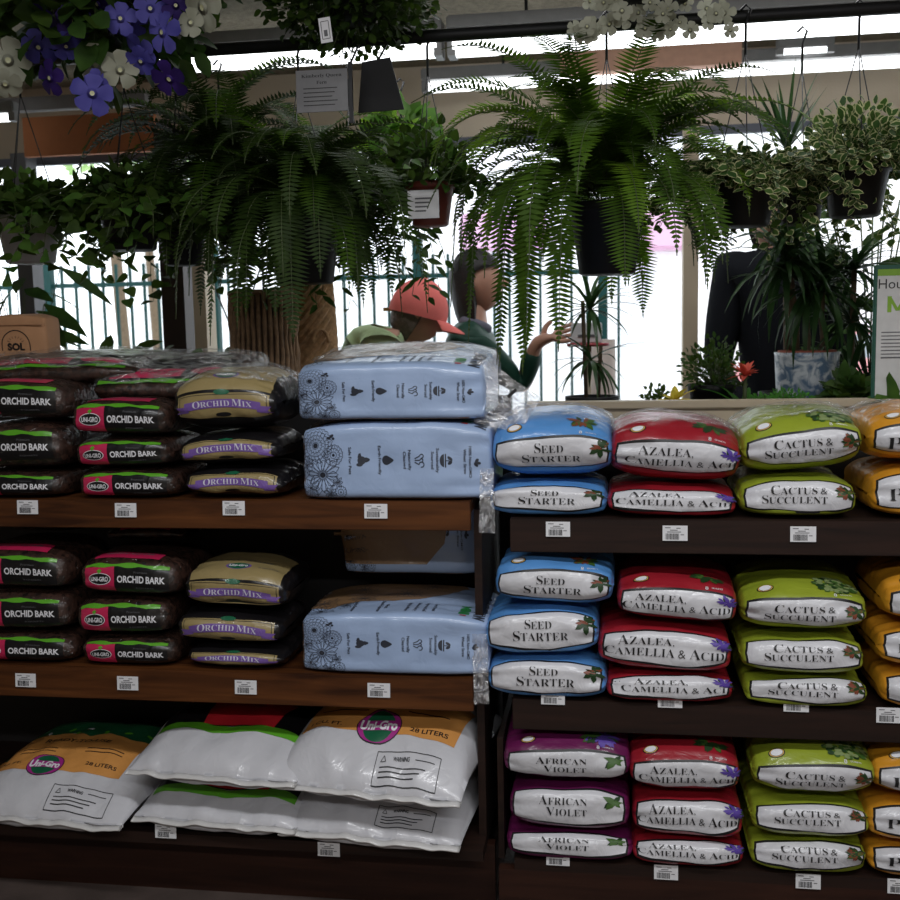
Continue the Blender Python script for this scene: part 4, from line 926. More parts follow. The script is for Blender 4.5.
fern_basket('boston_fern', 'large bright green boston fern hanging in a black pot in the middle', cF, 0.097, 0.185, 104, 3, [fern_m, fern_lit], 0.60, 0.060, 0.90, black_pl, RZ, (0.15, 1.5), pairs=52,
            extra=[(PI, 1.35, .62, .75, 0), (PI*1.1, 1.2, .60, .7, 0), (PI*.9, 1.3, .58, .8, 1), (PI*1.2, 1.4, .62, .7, 0), (-.4, 1.35, .55, .75, 0), (.2, 1.3, .52, .8, 1), (-1.2, 1.45, .55, .6, 0), (-2.0, 1.4, .58, .7, 0), (PI*0.98, 1.15, 0.66, 1.7, 0), (PI*1.06, 0.9, 0.70, 1.7, 0), (PI*1.15, 0.75, 0.72, 1.9, 0), (PI*0.9, 1.1, 0.5, 0.95, 1), (-0.1, 0.95, 0.42, 0.95, 1), (0.1, 0.8, 0.40, 0.9, 1), (-PI/2-.35, 0.7, 0.66, 2.3, 0), (-PI/2-.6, 0.7, 0.70, 2.2, 0), (-PI*0.8, 0.5, 0.68, 2.0, 0), (-PI*.7, .6, .72, 2.2, 0), (PI*1.02, 1.25, .5, 1.0, 0), (0.3, 1.1, .45, .9, 1), (-PI*.9, .3, .62, 1.9, 0), (PI*1.1, 1.3, .6, 1.1, 1)])
cF = at(303, 212, 0.42)
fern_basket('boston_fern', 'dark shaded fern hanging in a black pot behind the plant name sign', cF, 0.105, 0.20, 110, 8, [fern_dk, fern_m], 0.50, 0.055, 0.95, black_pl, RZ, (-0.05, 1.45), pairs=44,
            extra=[(PI*1.1, 0.6, .5, 1.5, 0), (-PI*.6, .5, .5, 2.0, 0), (-PI*.45, .4, .55, 2.2, 0), (PI, 1.0, .6, 1.3, 0), (PI*1.2, .3, .55, 1.9, 1)], mchoice=(0, 0, 0, 0, 0, 1))
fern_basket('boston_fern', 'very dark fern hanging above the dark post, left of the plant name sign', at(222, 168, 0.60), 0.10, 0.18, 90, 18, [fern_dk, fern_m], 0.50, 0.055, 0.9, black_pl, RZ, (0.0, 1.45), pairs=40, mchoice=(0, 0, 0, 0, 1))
def bushy(name, label, c, pot_r, pot_h, potmat, seedn, lv_mats, rad, n, size, shape, vines, vlen, cat='hanging plant', ztop=None, wid=0.85, ms=(0,), grav=1.2, flat=0.6, rim=True, vsize=None, ball=False):
    t = thing(name, label, cat, (c.x, c.y, c.z-pot_h)); pot(t, pot_r, pot_h, potmat, rim=rim); q = random.Random(seedn); lv = Leaves(); st = MB()
    for k in range(n):
        u = rv(q); u = u.normalized()*(0.45+0.55*q.random()); u.z = u.z*flat if ball else abs(u.z)*flat*1.6-0.22*(u.x**2+u.y**2); p = Vector((u.x*rad, u.y*rad, pot_h*0.95+u.z*rad))
        d = (u+rv(q, .7)+Vector((0, 0, .1))); lv.leaf(p, d, rv(q, .8)+Vector((0, -.5, .9)), size*q.uniform(.6, 1.15), size*wid*q.uniform(.7, 1.1), shape, m=q.choice(ms))
        if k % 5 == 0: st.tube([Vector((q.uniform(-.4, .4)*pot_r, q.uniform(-.4, .4)*pot_r, pot_h*.9)), p*0.6+Vector((0, 0, pot_h*.42)), p], 0.0013, 4)
    for k in range(vines):
        a = 2*PI*k*.618+q.uniform(-.3, .3); o = Vector((math.cos(a)*pot_r*.95, math.sin(a)*pot_r*.95, pot_h))
        vine(lv, st, o, (math.cos(a)*1.1, math.sin(a)*1.1, .7), vlen*q.uniform(.4, 1.15), q, vsize or size, shape, grav, wid=wid, ms=ms)
    lv.build('foliage', lv_mats, t); st.build('stems', stem_m, t, True)
    if ztop: hanger(t, pot_r, pot_h, ztop-(c.z-pot_h))
    return t
bushy('variegated_fig_basket', 'cream edged creeping fig trailing from the black basket beside the big fern', at(744, 180, 0.38), 0.085, 0.12, black_pl, 21, [vari], 0.16, 700, 0.028, 'oval', 100, 0.26, ztop=RZ, flat=0.35, grav=1.9)
bushy('variegated_fig_basket', 'cream edged creeping fig in the black basket near the houseplant sign', at(856, 166, 0.40), 0.082, 0.13, black_pl, 22, [vari], 0.155, 700, 0.029, 'oval', 80, 0.22, ztop=RZ, flat=0.7, grav=1.9)
bushy('variegated_fig_basket', 'cream edged creeping fig trailing lowest, between the two black baskets', at(800, 185, 0.62), 0.07, 0.11, black_pl, 23, [vari, ivy_m], 0.15, 560, 0.028, 'oval', 80, 0.30, ztop=RZ, flat=0.4, ms=(0, 0, 1), grav=2.2)
redpot = plain('red_brown_pot', (0.16, 0.03, 0.018), 0.5)
tI = bushy('ivy_basket', 'trailing ivy in a red brown square pot with white label, left of the big fern', at(430, 184, 0.42), 0.065, 0.115, redpot, 31, [ivy_m, ivy_pale], 0.14, 420, 0.034, 'heart', 16, 0.22, ztop=RZ, ms=(0, 0, 0, 1), flat=0.8, grav=2.0)
MB().box(-0.05, 0.035, -0.072, -0.069, 0.015, 0.09).build('pot_label', tagwhite, tI, label='white paper label with grey print')
mb = MB()
for k in range(4): mb.box(-0.03, 0.018-0.006*k, -0.0732, -0.0726, 0.066-0.011*k, 0.070-0.011*k)
mb.build('label_print', inkgrey, tI)
bushy('ivy_basket', 'dark ivy hanging basket at the frame edge below the white flowers', at(28, 215, 0.40), 0.09, 0.14, plain('grey_white_pot', (0.3, 0.3, 0.3), .6), 33, [ivy_m, ivy_pale], 0.20, 620, 0.038, 'heart', 60, 0.30, ztop=RZ, ms=(0, 0, 0, 1), grav=1.6, flat=.42)
bushy('ivy_basket', 'dark bushy ivy basket hanging between the flower basket and the shaded fern', at(130, 205, 0.42), 0.09, 0.13, black_pl, 34, [ivy_m, ivy_pale], 0.21, 760, 0.036, 'heart', 60, 0.36, ztop=RZ, ms=(0, 0, 0, 0, 1), grav=1.7, flat=.36, vsize=0.05)
bushy('weeping_fig_basket', 'drooping narrow leaved plant hanging between shaded fern and pink cap', at(352, 196, 0.75), 0.08, 0.12, black_pl, 35, [big_m, ivy_m], 0.16, 360, 0.06, 'lance', 44, 0.42, ztop=RZ, ms=(0, 1), wid=.38, grav=2.6)
bushy('lime_leaf_basket', 'bright lime green leafy basket behind the dark sign board', at(402, 160, 0.95), 0.08, 0.12, black_pl, 36, [ivy_pale, leafmat('lime_leaf', (0.12, 0.25, 0.02), (0.24, 0.42, 0.04), trans=.5)], 0.15, 160, 0.07, 'heart', 6, 0.14, ztop=RZ, ms=(0, 1), flat=.8)
bushy('creeping_plant_basket', 'dense dark small leaved basket hanging above the rail at the top', at(352, -10, 0.30), 0.08, 0.08, black_pl, 37, [ivy_m, fern_dk], 0.25, 2600, 0.026, 'oval', 60, 0.15, ztop=ZC-0.03, ms=(0, 1), grav=1.6, flat=.62, ball=True)
# extra trailing vine with broad leaves below the left baskets
t = bushy('heart_leaf_vine', 'broad leaved vine trailing in front of the dark post', at(182, 232, 0.55), 0.07, 0.1, black_pl, 39, [ivy_m, ivy_pale], 0.10, 90, 0.05, 'heart', 20, 0.34, ztop=RZ, ms=(0, 0, 1), grav=1.6)

# petunias and white flowers, top left
def petunia(t, p, r, mat, dirn, q, throat):
    lv = Leaves(); d = Vector(dirn).normalized(); u = d.orthogonal().normalized(); w = d.cross(u)
    for k in range(5):
        a = 2*PI*k/5+q.uniform(-.08, .08); o = u*math.cos(a)+w*math.sin(a)
        lv.leaf(p-d*r*.25+o*r*.10, o+d*0.25, d, r*q.uniform(.95, 1.1), r*1.02, 'petal', q.uniform(-.1, .3), curl=q.uniform(.05, .5))
    o = lv.build('blossom', mat, t)
    MB().tube([p-d*r*.95, p-d*r*.3, p-d*r*.12], [r*.10, r*.16, r*.3], 8).build('flower_tube', mat, o, True)
    MB().lathe([(0.0005, 0.0), (r*.14, 0.001)], 10, c=(0, 0, 0), cap=False).build('throat', throat, o).matrix_local = Matrix.Translation(p-d*r*.12) @ d.to_track_quat('Z', 'Y').to_matrix().to_4x4()
blue_p = leafmat('blue_violet_petal', (0.045, 0.04, 0.24), (0.12, 0.11, 0.42), trans=.3); purp_p = leafmat('deep_purple_petal', (0.018, 0.008, 0.075), (0.045, 0.018, 0.16), trans=.25); white_p = leafmat('cream_white_petal', (0.26, 0.26, 0.19), (0.45, 0.45, 0.36), trans=.3)
throat_m = plain('pale_throat', (0.5, 0.5, 0.3))
cP = at(95, -20, 0.05)
t = bushy('petunia_basket', 'hanging basket of blue, purple and white petunias at the top corner', Vector((cP.x, cP.y, cP.z)), 0.12, 0.14, black_pl, 41, [big_m, ivy_m], 0.30, 700, 0.07, 'oval', 50, 0.24, ztop=ZC-0.03, ms=(0, 1), flat=.8, grav=2.0, ball=True)
q = random.Random(5); T0 = Vector(t.location)
for px, py, r, mt in ((92, 93, 19, blue_p), (38, 48, 17, blue_p), (128, 24, 17, blue_p), (160, 32, 18, blue_p), (138, 50, 17, blue_p), (120, 18, 15, blue_p), (168, 80, 18, purp_p), (48, 78, 16, purp_p), (74, 20, 17, purp_p), (40, 20, 15, purp_p), (176, 5, 14, purp_p), (60, 28, 14, purp_p),
                      (95, 66, 19, white_p), (120, 70, 17, white_p), (8, 60, 22, white_p), (5, 85, 16, white_p), (200, 8, 24, white_p), (66, 47, 14, blue_p), (150, 8, 15, blue_p), (96, 5, 15, purp_p), (140, 62, 15, blue_p), (96, 84, 13, blue_p), (190, 22, 14, white_p)):
    p = at(px, py, -0.10-0.05*q.random())-T0
    petunia(t, p, r/430*0.92, mt, (q.uniform(-.9, .9), -1, q.uniform(-.9, .1)), q, throat_m)
cO = at(655, -28, 0.1)
t = bushy('white_orchid_basket', 'basket of small cream white orchids hanging over the big fern', cO, 0.10, 0.08, black_pl, 43, [big_m], 0.14, 120, 0.05, 'lance', 14, 0.14, ztop=ZC-0.03, wid=.4)
T0 = Vector(t.location)
for k in range(34):
    px, py = q.uniform(585, 728), q.uniform(0, 34)
    if k > 28: px, py = ((690, 30), (730, 30), (575, 28), (680, 22), (645, 28))[k-29]
    petunia(t, at(px, py, 0.02+0.1*q.random())-T0, q.uniform(6, 10)/420, white_p, (q.uniform(-.6, .6), -1, q.uniform(-.5, .2)), q, throat_m)
# small broad fern fronds at top centre
t = thing('fern_sprig_basket', 'small fern basket hanging from the ceiling above the rail', 'hanging plant', at(640, -70, 0.25))
pot(t, .07, .1, black_pl); lv = Leaves(); st = MB(); q = random.Random(8)
for k in range(16): frond(lv, st, Vector((0, 0, .09)), 2*PI*k*.618, q.uniform(-.1, .8), q.uniform(.2, .30), .04, q, 1.3, 22)
lv.build('fronds', [fern_m], t); st.build('stalks', stem_m, t, True); hanger(t, .07, .1, ZC-0.03-t.location.z)

# ------------------------------------------------------------------ plants on the bench
def strap_plant(t, o, n, L, W, q, mat, el=(0.1, 1.3), name='leaves', droop=.5, shape='strap', az0=0, label=None):
    lv = Leaves()
    for k in range(n):
        a = az0+2*PI*k*.618+q.uniform(-.2, .2); e = q.uniform(*el); l = L*q.uniform(.65, 1.1); p = Vector(o); seg = 5
        pts = []; 
        for i in range(seg+1):
            d = Vector((math.cos(a)*math.cos(e), math.sin(a)*math.cos(e), math.sin(e))); pts.append((p.copy(), d)); p = p+d*l/seg; e -= droop*q.uniform(.6, 1.2)/seg*1.6
        b = len(lv.V); sd = Vector((-math.sin(a), math.cos(a), 0))
        for i, (pp, d) in enumerate(pts):
            w = W/2*(.6, 1, 1, .8, .5, .03)[i]
            for sg in (-1, 0, 1): lv.V.append(pp+sd*sg*w+Vector((0, 0, abs(sg)*w*.35))); lv.UV.append((abs(sg), i/seg))
        for i in range(seg): lv.F += [(b+3*i, b+3*i+1, b+3*i+4, b+3*i+3), (b+3*i+1, b+3*i+2, b+3*i+5, b+3*i+4)]; lv.M += [0, 0]
    return lv.build(name, [mat], t, label)
def marbled():
    m, N, L, p = nt('blue_white_marbled_glaze'); tc = N.new('ShaderNodeTexCoord'); nz = N.new('ShaderNodeTexNoise'); nz.inputs['Scale'].default_value = 22; nz.inputs['Detail'].default_value = 6; nz.inputs['Distortion'].default_value = 1.5
    L.new(tc.outputs['Object'], nz.inputs['Vector']); r = N.new('ShaderNodeValToRGB'); e = r.color_ramp.elements; e[0].position = .4; e[0].color = (.10, .16, .25, 1); e[1].position = .58; e[1].color = (.55, .58, .62, 1)
    L.new(nz.outputs['Fac'], r.inputs[0]); L.new(r.outputs[0], p.inputs['Base Color']); p.inputs['Roughness'].default_value = .3; return m
marb = marbled(); terra = plain('terracotta', (0.26, 0.07, 0.04), 0.8)
pb = at(807, 352, 0.95); prr = 0.098
t = thing('dracaena_tree', 'tall dracaena with bare cane trunks in the blue and white marbled pot', 'potted plant', (pb.x, 0.95, bz))
ph_ = pb.z-bz
MB().lathe([(prr*.8, 0), (prr*.86, .004), (prr, ph_-.012), (prr*1.02, ph_), (prr*.93, ph_), (prr*.90, ph_*.85)], 40).build('pot', marb, t, True)
MB().lathe([(prr*.885, ph_*.7), (prr*.90, ph_+.006), (prr*.84, ph_+.006), (prr*.82, ph_*.8)], 36, cap=False).build('inner_pot', terra, t, True)
MB().lathe([(0.002, ph_*.82), (prr*.84, ph_*.82)], 24, cap=False).build('soil', soil_m, t); q = random.Random(11)
for x0, x1, ytop, ln in ((797, 786, 262, .24), (805, 808, 292, .22), (821, 823, 285, .24), (797, 790, 240, .2)):
    a_ = at(x0, 352, .95)-t.location; a_.z = ph_*.8; b_ = at(x1, ytop, .95)-t.location
    MB().tube([a_, a_.lerp(b_, .35)+Vector((.006, 0, 0)), a_.lerp(b_, .7)-Vector((.004, 0, 0)), b_], [.0105, .0098, .0105, .0085], 8).build('trunk', trunk_m, t, True)
    strap_plant(t, b_, 46, ln*1.15, .020, q, strap_m, (-.9, 1.35), 'leaf_crown', .7)
t = thing('yucca_plant', 'upright spiky leaves rising behind the creeping fig baskets', 'potted plant', (at(790, 300, 1.05).x, 1.05, bz)); q = random.Random(12)
pot(t, .09, .14, black_pl); b_ = at(787, 150, 1.05)-t.location
MB().tube([(0, 0, .12), (b_.x*.5, 0, b_.z*.5), b_], .014, 8).build('trunk', trunk_m, t, True)
strap_plant(t, b_, 18, .26, .016, q, strap_m, (.5, 1.5), 'leaf_crown', .10)
def bench_plant(name, label, px, py, Y, pr, phh, pm, cat='potted plant'):
    t = thing(name, label, cat, (at(px, py, Y).x, Y, bz)); pot(t, pr, phh, pm); return t
q = random.Random(13)
t = bench_plant('red_bromeliad', 'bromeliad with a coral red star flower behind the ledge', 745, 390, .78, .05, .09, terra); o = Vector((0, 0, .085))
strap_plant(t, o, 26, .15, .026, q, herb_m, (.2, 1.1), 'leaves', .6); b_ = at(745, 376, .78)-t.location
MB().tube([o, b_], .006, 6).build('flower_stalk', stem_m, t, True)
strap_plant(t, b_, 16, .062, .020, q, leafmat('coral_bract', (0.55, 0.07, 0.05), (0.75, 0.14, 0.09), trans=.3), (-.1, 1.3), 'flower', .3, label='coral red star flower')
t = bench_plant('yellow_bromeliad', 'bromeliad with a yellow star flower behind the ledge', 675, 400, .72, .045, .07, terra); b_ = at(675, 402, .72)-t.location
strap_plant(t, Vector((0, 0, .06)), 14, .12, .022, q, herb_m, (.1, .8), 'leaves', .6)
strap_plant(t, b_, 16, .072, .026, q, leafmat('yellow_bract', (0.60, 0.46, 0.04), (0.85, 0.72, 0.12), trans=.3), (0, 1.2), 'flower', .3, label='yellow star flower')
def mound(name, label, px, py, Y, rad, n, size, mats, seedn, shape='oval', wid=.6, flat=.9, hh=.0, ms=(0,)):
    c = at(px, py, Y); t = thing(name, label, 'potted plant', (c.x, Y, bz)); h = max(.05, c.z-bz-rad*.35); pot(t, min(.07, rad*.7), h, black_pl); q = random.Random(seedn); lv = Leaves(); st = MB()
    for k in range(n):
        u = rv(q).normalized()*(.4+.6*q.random()); u.z = abs(u.z)*flat*1.4; p = Vector((u.x*rad, u.y*rad, h*.95+u.z*rad)); lv.leaf(p, u+rv(q, .6), rv(q, .7)+Vector((0, -.5, .9)), size*q.uniform(.6, 1.2), size*wid, shape, m=q.choice(ms))
        if k % 8 == 0: st.tube([(0, 0, h*.9), p], .0012, 4)
    lv.build('foliage', mats, t); st.build('stems', stem_m, t, True)
mound('small_leaf_shrub', 'dark small leaved shrub between the tan post and red bromeliad', 712, 372, .88, .105, 520, .020, [ivy_m, big_m], 51, ms=(0, 1), flat=1.1)
mound('green_herb_pot', 'bright feathery green herb in front of the marbled pot', 787, 398, .72, .09, 900, .014, [herb_m], 52, 'lance', .5, .5)
mound('green_herb_pot', 'bright feathery green herb beside the red bromeliad', 762, 398, .70, .05, 380, .014, [herb_m], 53, 'lance', .5, .5)
mound('small_leaf_shrub', 'low sparse green shrub at the foot of the tan post', 655, 396, .80, .045, 110, .018, [ivy_m], 54)
mound('leafy_bench_plant', 'dark leafy plant right of the marbled pot', 848, 392, .72, .07, 90, .05, [big_m, ivy_m], 55, 'heart', .8, .8, ms=(0, 1))
mound('broad_leaf_plant', 'big ribbed lime green leaf in front of the houseplant sign', 897, 398, .56, .045, 9, .075, [ivy_pale], 57, 'heart', .95, .6)
t = bench_plant('bird_of_paradise', 'tall plant with large dark leaves behind the houseplant sign', 870, 390, 1.1, .10, .16, black_pl); q = random.Random(14); lv = Leaves(); st = MB()
for k in range(34):
    a = q.uniform(0, 2*PI); h = q.uniform(.15, .85); p = Vector((math.cos(a)*.13+q.uniform(-.06, .10), math.sin(a)*.1, h)); st.tube([(0, 0, .14), (p.x*.5, p.y*.5, h*.6), p], .003, 5)
    lv.leaf(p, (math.cos(a), math.sin(a)*.6, q.uniform(-.5, .5)), (0, -1, .7), q.uniform(.13, .2), .065, 'oval')
lv.build('leaves', [big_m], t); st.build('stems', stem_m, t, True)
t = bench_plant('dracaena_shrub', 'bushy strap leaved dracaena just left of the houseplant sign', 850, 390, .95, .08, .14, black_pl)
for zz in (.18, .36, .52): strap_plant(t, Vector((.01*zz, 0, zz)), 34, .22, .018, q, strap_m, (-.6, 1.2), 'leaf_crown', .7)
MB().tube([(0, 0, .12), (.005, 0, .55)], .009, 7).build('trunk', trunk_m, t, True)
t = bench_plant('dracaena_shrub', 'strap leaved plant beside the pedestal table near the reaching hand', 592, 396, 1.08, .085, .13, black_pl)
for zz in (.25, .42): strap_plant(t, Vector((-.01*zz, 0, zz)), 22, .24, .016, q, strap_m, (-.7, 1.2), 'leaf_crown', .7)
MB().tube([(-.02, 0, .12), (-.03, 0, .45)], .007, 7).tube([(.02, 0, .12), (.03, 0, .3)], .007, 7).build('trunk', trunk_m, t, True)
# left bench plants
def leafy(name, label, px, Y, z, n, L, W, q, mats, spread=.12, h=(.05, .25), shape='lance', up=.7):
    t = bench_plant(name, label, px, 350, Y, .065, .11, black_pl); lv = Leaves(); st = MB()
    for k in range(n):
        a = 2*PI*k*.618; p = Vector((math.cos(a)*spread*q.random(), math.sin(a)*spread*q.random(), .11+q.uniform(*h))); st.tube([(0, 0, .1), p], .0018, 4)
        lv.leaf(p, (math.cos(a), math.sin(a)*.7-.2, q.uniform(-.6, up)), (0, -.6, .8), L*q.uniform(.7, 1.15), W*q.uniform(.8, 1.1), shape, m=k % len(mats))
    lv.build('leaves', mats, t); st.build('stems', stem_m, t, True)
leafy('peace_lily', 'glossy broad leaved plant behind the kraft bag', 95, .75, 0, 26, .13, .06, q, [big_m, ivy_m], .16, (.02, .20))
leafy('peace_lily', 'glossy broad leaved plant in front of the green fence', 148, .80, 0, 24, .12, .055, q, [big_m, ivy_m], .12, (.0, .20))
leafy('rubber_plant', 'tall plant with long drooping leaves at the frame edge', 22, .80, 0, 24, .20, .055, q, [big_m], .16, (.25, .50), up=-.1)
leafy('small_bench_plant', 'small green plant between dark post and rope basket', 212, .85, 0, 34, .055, .035, q, [ivy_m, ivy_pale], .10, (.02, .20), 'oval')


# ------------------------------------------------------------------ signs, bags and baskets
def board(name, label, px0, py0, px1, py1, Y, mat, cat='sign', th=.004):
    a_ = at(px0, py1, Y); b_ = at(px1, py0, Y); c = (a_+b_)/2
    t = thing(name, label, cat, c); w, h = b_.x-a_.x, b_.z-a_.z
    MB().box(-w/2, w/2, 0, th, -h/2, h/2).build('board', mat, t); return t, w, h
greyboard = plain('grey_sign_board', (0.22, 0.22, 0.23), .6)
t, w, h = board('plant_name_sign', 'grey plant name sign reading Kimberly Queen Fern above the shaded fern', 297, 68, 347, 113, .22, greyboard)
a = Art(); a.text('Kimberly Queen', 0, h*.36, w*.78, h*.075, 0, .0008); a.text('Fern', 0, h*.20, w*.2, h*.075, 0, .0008)
for k in range(5): a.stroke([(-w*.36, h*(.06-.1*k)), (w*(.30-.05*(k % 3)), h*(.06-.1*k))], .0022, 0, .0008)
a.cut(.05).wrap(Flat(), 'lettering', [ink], t, smooth=False)
MB().box(w/2+.002, w/2+.012, 0, .01, -h*.8, h*.65).build('sign_post', metal_dk, t); MB().tube([(w/2+.007, .006, h*.6), (w/2+.007, .15, RZ-t.location.z)], .003, 6).build('sign_wire', wire_m, t)
a_ = at(364, 55, .3); t = thing('dark_sign_board', 'tilted black sign board hanging beside the plant name sign', 'sign', a_)
V = [at(*p, .3)-a_ for p in ((362, 62), (390, 57), (404, 109), (358, 113))]; V2 = [v+Vector((0, .006, 0)) for v in V]
mk('board', V+V2, [(0, 1, 2, 3), (7, 6, 5, 4), (0, 4, 5, 1), (1, 5, 6, 2), (2, 6, 7, 3), (3, 7, 4, 0)], black_pl, t, False)
MB().tube([(0.04, .003, -.01), (.05, .1, RZ-a_.z)], .003, 6).build('sign_wire', wire_m, t)
t, w, h = board('hanging_tag', 'small white plastic price card hanging from the top basket', 320, 17, 331, 43, .05, tagwhite, th=.001); a = Art()
a.stroke([(-w*.32, -h*.35), (w*.32, -h*.35), (w*.32, h*.35), (-w*.32, h*.35), (-w*.32, -h*.35)], .0016, 0, .0006); a.rect(-w*.15, w*.15, -h*.25, h*.0, 0, .0006); a.cut(.05).wrap(Flat(), 'print', [inkgrey], t, smooth=False)
MB().tube([(0, 0, h/2), (0.005, .03, h/2+.1)], .0008, 4).build('string', wire_m, t); t.rotation_euler = (0, R(-6), 0)

p0 = at(875, 265, .57); z1 = at(880, 392, .57).z; sw = .30; t = thing('houseplant_sign', 'white houseplant sign with green border standing behind the ledge', 'sign', (p0.x+sw/2, .575, (p0.z+z1)/2)); h = p0.z-z1+.06; w = sw
sgreen = plain('teal_green_frame', (0.01, 0.09, 0.06), .5); MB().box(-w/2, w/2, 0, .012, -h/2, h/2, 0, .003).build('frame', sgreen, t)
t.location.z = (p0.z+z1)/2-.03
a = Art(); a.rect(-w/2+.009, w/2-.009, -h/2+.01, h/2-.012, 0, .0005); a.rect(-w/2+.009, w/2-.009, h/2-.030, h/2-.012, 1, .0009)
x0 = -w/2+.016
a.text('Houseplants', x0+.088, h/2-.052, .185, .026, 2, .0013, 'sans'); mx, my = x0+.020, h/2-.130; a.rect(mx, mx+.011, my, my+.044, 1, .0013); a.rect(mx+.043, mx+.054, my, my+.044, 1, .0013); a.poly([(mx+.009, my+.044), (mx, my+.044), (mx+.022, my+.004), (mx+.032, my+.004)], 1, .0014); a.poly([(mx+.022, my+.004), (mx+.032, my+.004), (mx+.054, my+.044), (mx+.045, my+.044)], 1, .0015)
for k in range(8): a.stroke([(x0+.006, h/2-.185-.010*k), (x0+.05, h/2-.185-.010*k), (x0+.13-.012*(k % 3), h/2-.185-.010*k)], .0030 if k < 7 else .0045, 3, .0011)
a.cut(.1).wrap(Flat((0, -.001, 0)), 'sign_face', [plain('sign_white', (.62, .62, .62)), plain('sign_lime', (.22, .42, .03)), ink, inkgrey], t, smooth=False)
MB().box(-.01, .01, .012, .022, -h/2-.05, h/2-.05).build('stake', sgreen, t)

kraft = plain('kraft_paper', (0.42, 0.22, 0.11), .75, var=.08, scale=12, bump=.3, bscale=20)
zk = at(20, 357, .30).z; xk0, xk1 = at(-22, 340, .30).x, at(45, 340, .30).x
s = Sack(xk1-xk0, .10, at(20, 315, .3).z-zk+.05, 14, .03, .003, .004, 5, pinch=.02); t = thing('kraft_bag', 'brown kraft paper bag with a black sun logo at the frame edge', 'paper bag', ((xk0+xk1)/2, .30, zk-.045))
V, F = s.mesh(40, 50); mk('sack', V, F, kraft, t); a = Art(); R0 = .044; cx, cy = .012, -.020
a.stroke([(cx+R0*math.cos(u), cy+R0*math.sin(u)) for u in [PI*k/16 for k in range(17)]], .0028, 0, .0012); a.stroke([(cx-R0, cy), (cx-R0, cy-.012)], .0028, 0, .0012); a.stroke([(cx+R0, cy), (cx+R0, cy-.012)], .0028, 0, .0012)
for k in range(7): u = PI*(k+1)/8; a.stroke([(cx+.020*math.cos(u), cy+.016*math.sin(u)+.006), (cx+.027*math.cos(u), cy+.022*math.sin(u)+.006)], .0012, 0, .0012)
a.text('SOL', cx, cy-.002, .054, .018, 0, .0012, 'sans', 1, 0, .05); a.text('ORGANIC', cx-.02, .040, .035, .005, 0, .0012, 'sans') if False else None
a.cut(.01).wrap(s, 'logo_print', [ink], t, 0, .012)
MB().box(-s.W*.46, s.W*.46, -.003, .002, s.H*.80, s.H*.81).build('fold_shadow', plain('kraft_shadow_fold', (.30, .15, .08)), t)  # darker strip, the fold's shadow put into its colour

rope = plain('seagrass_rope', (0.26, 0.16, 0.09), .85, var=.3, scale=40, bump=.6); wick = plain('wicker_weave', (0.42, 0.25, 0.12), .8, var=.3, scale=60, bump=.8, bscale=120)
pr = at(265, 358, .80); zt_ = at(265, 293, .80).z; t = thing('rope_basket', 'brown basket of upright twisted ropes behind the orchid mix', 'basket', (pr.x, .80, bz)); hh = zt_-bz
MB().lathe([(.09, 0), (.098, .01), (.104, hh), (.098, hh), (.09, .02)], 32).build('liner', plain('dark_basket_liner', (.05, .028, .015), .9), t, True)
for k in range(36):
    a_ = 2*PI*k/36; c = Vector((math.cos(a_), math.sin(a_), 0)); pts = [c*(.105+.004*math.sin(j*2.2+k))+Vector((0, 0, hh*j/10)) for j in range(11)]
    MB().tube(pts, [.0068+.0014*math.sin(j*2.6) for j in range(11)], 6).build('rope_strand', rope, t, True)
MB().tube([(.106*math.cos(2*PI*k/24), .106*math.sin(2*PI*k/24), hh) for k in range(25)], .008, 6).build('rim', rope, t, True)
pr = at(309, 350, 1.02); zt_ = at(309, 279, 1.02).z; t = thing('wicker_basket', 'tall woven wicker basket with side handles behind the rope basket', 'basket', (pr.x, 1.02, bz)); hh = zt_-bz
V = []; F = []; nr, nc = 30, 36
for i in range(nr+1):
    for j in range(nc):
        r = .085+.012*math.sin(PI*i/nr)+.0048*(1 if (i+j) % 2 else -1); V.append((r*math.cos(2*PI*j/nc), r*math.sin(2*PI*j/nc), hh*i/nr))
for i in range(nr):
    for j in range(nc): F.append((i*nc+j, i*nc+(j+1) % nc, (i+1)*nc+(j+1) % nc, (i+1)*nc+j))
mk('woven_body', V, F, wick, t, False); MB().tube([(.088*math.cos(2*PI*k/24), .088*math.sin(2*PI*k/24), hh) for k in range(25)], .009, 6).build('rim', wick, t, True)
for sg, az in ((1, -2.1), (1, -.9)):
    c = Vector((math.cos(az)*.1, math.sin(az)*.1, hh*.6)); sd = Vector((-math.sin(az), math.cos(az), 0)); MB().tube([c+sd*(.028*math.cos(u))+Vector((0, 0, .045*math.sin(u)))+Vector((math.cos(az), math.sin(az), 0))*.006 for u in [PI*k/8 for k in range(9)]], .006, 6).build('handle', wick, t, True)

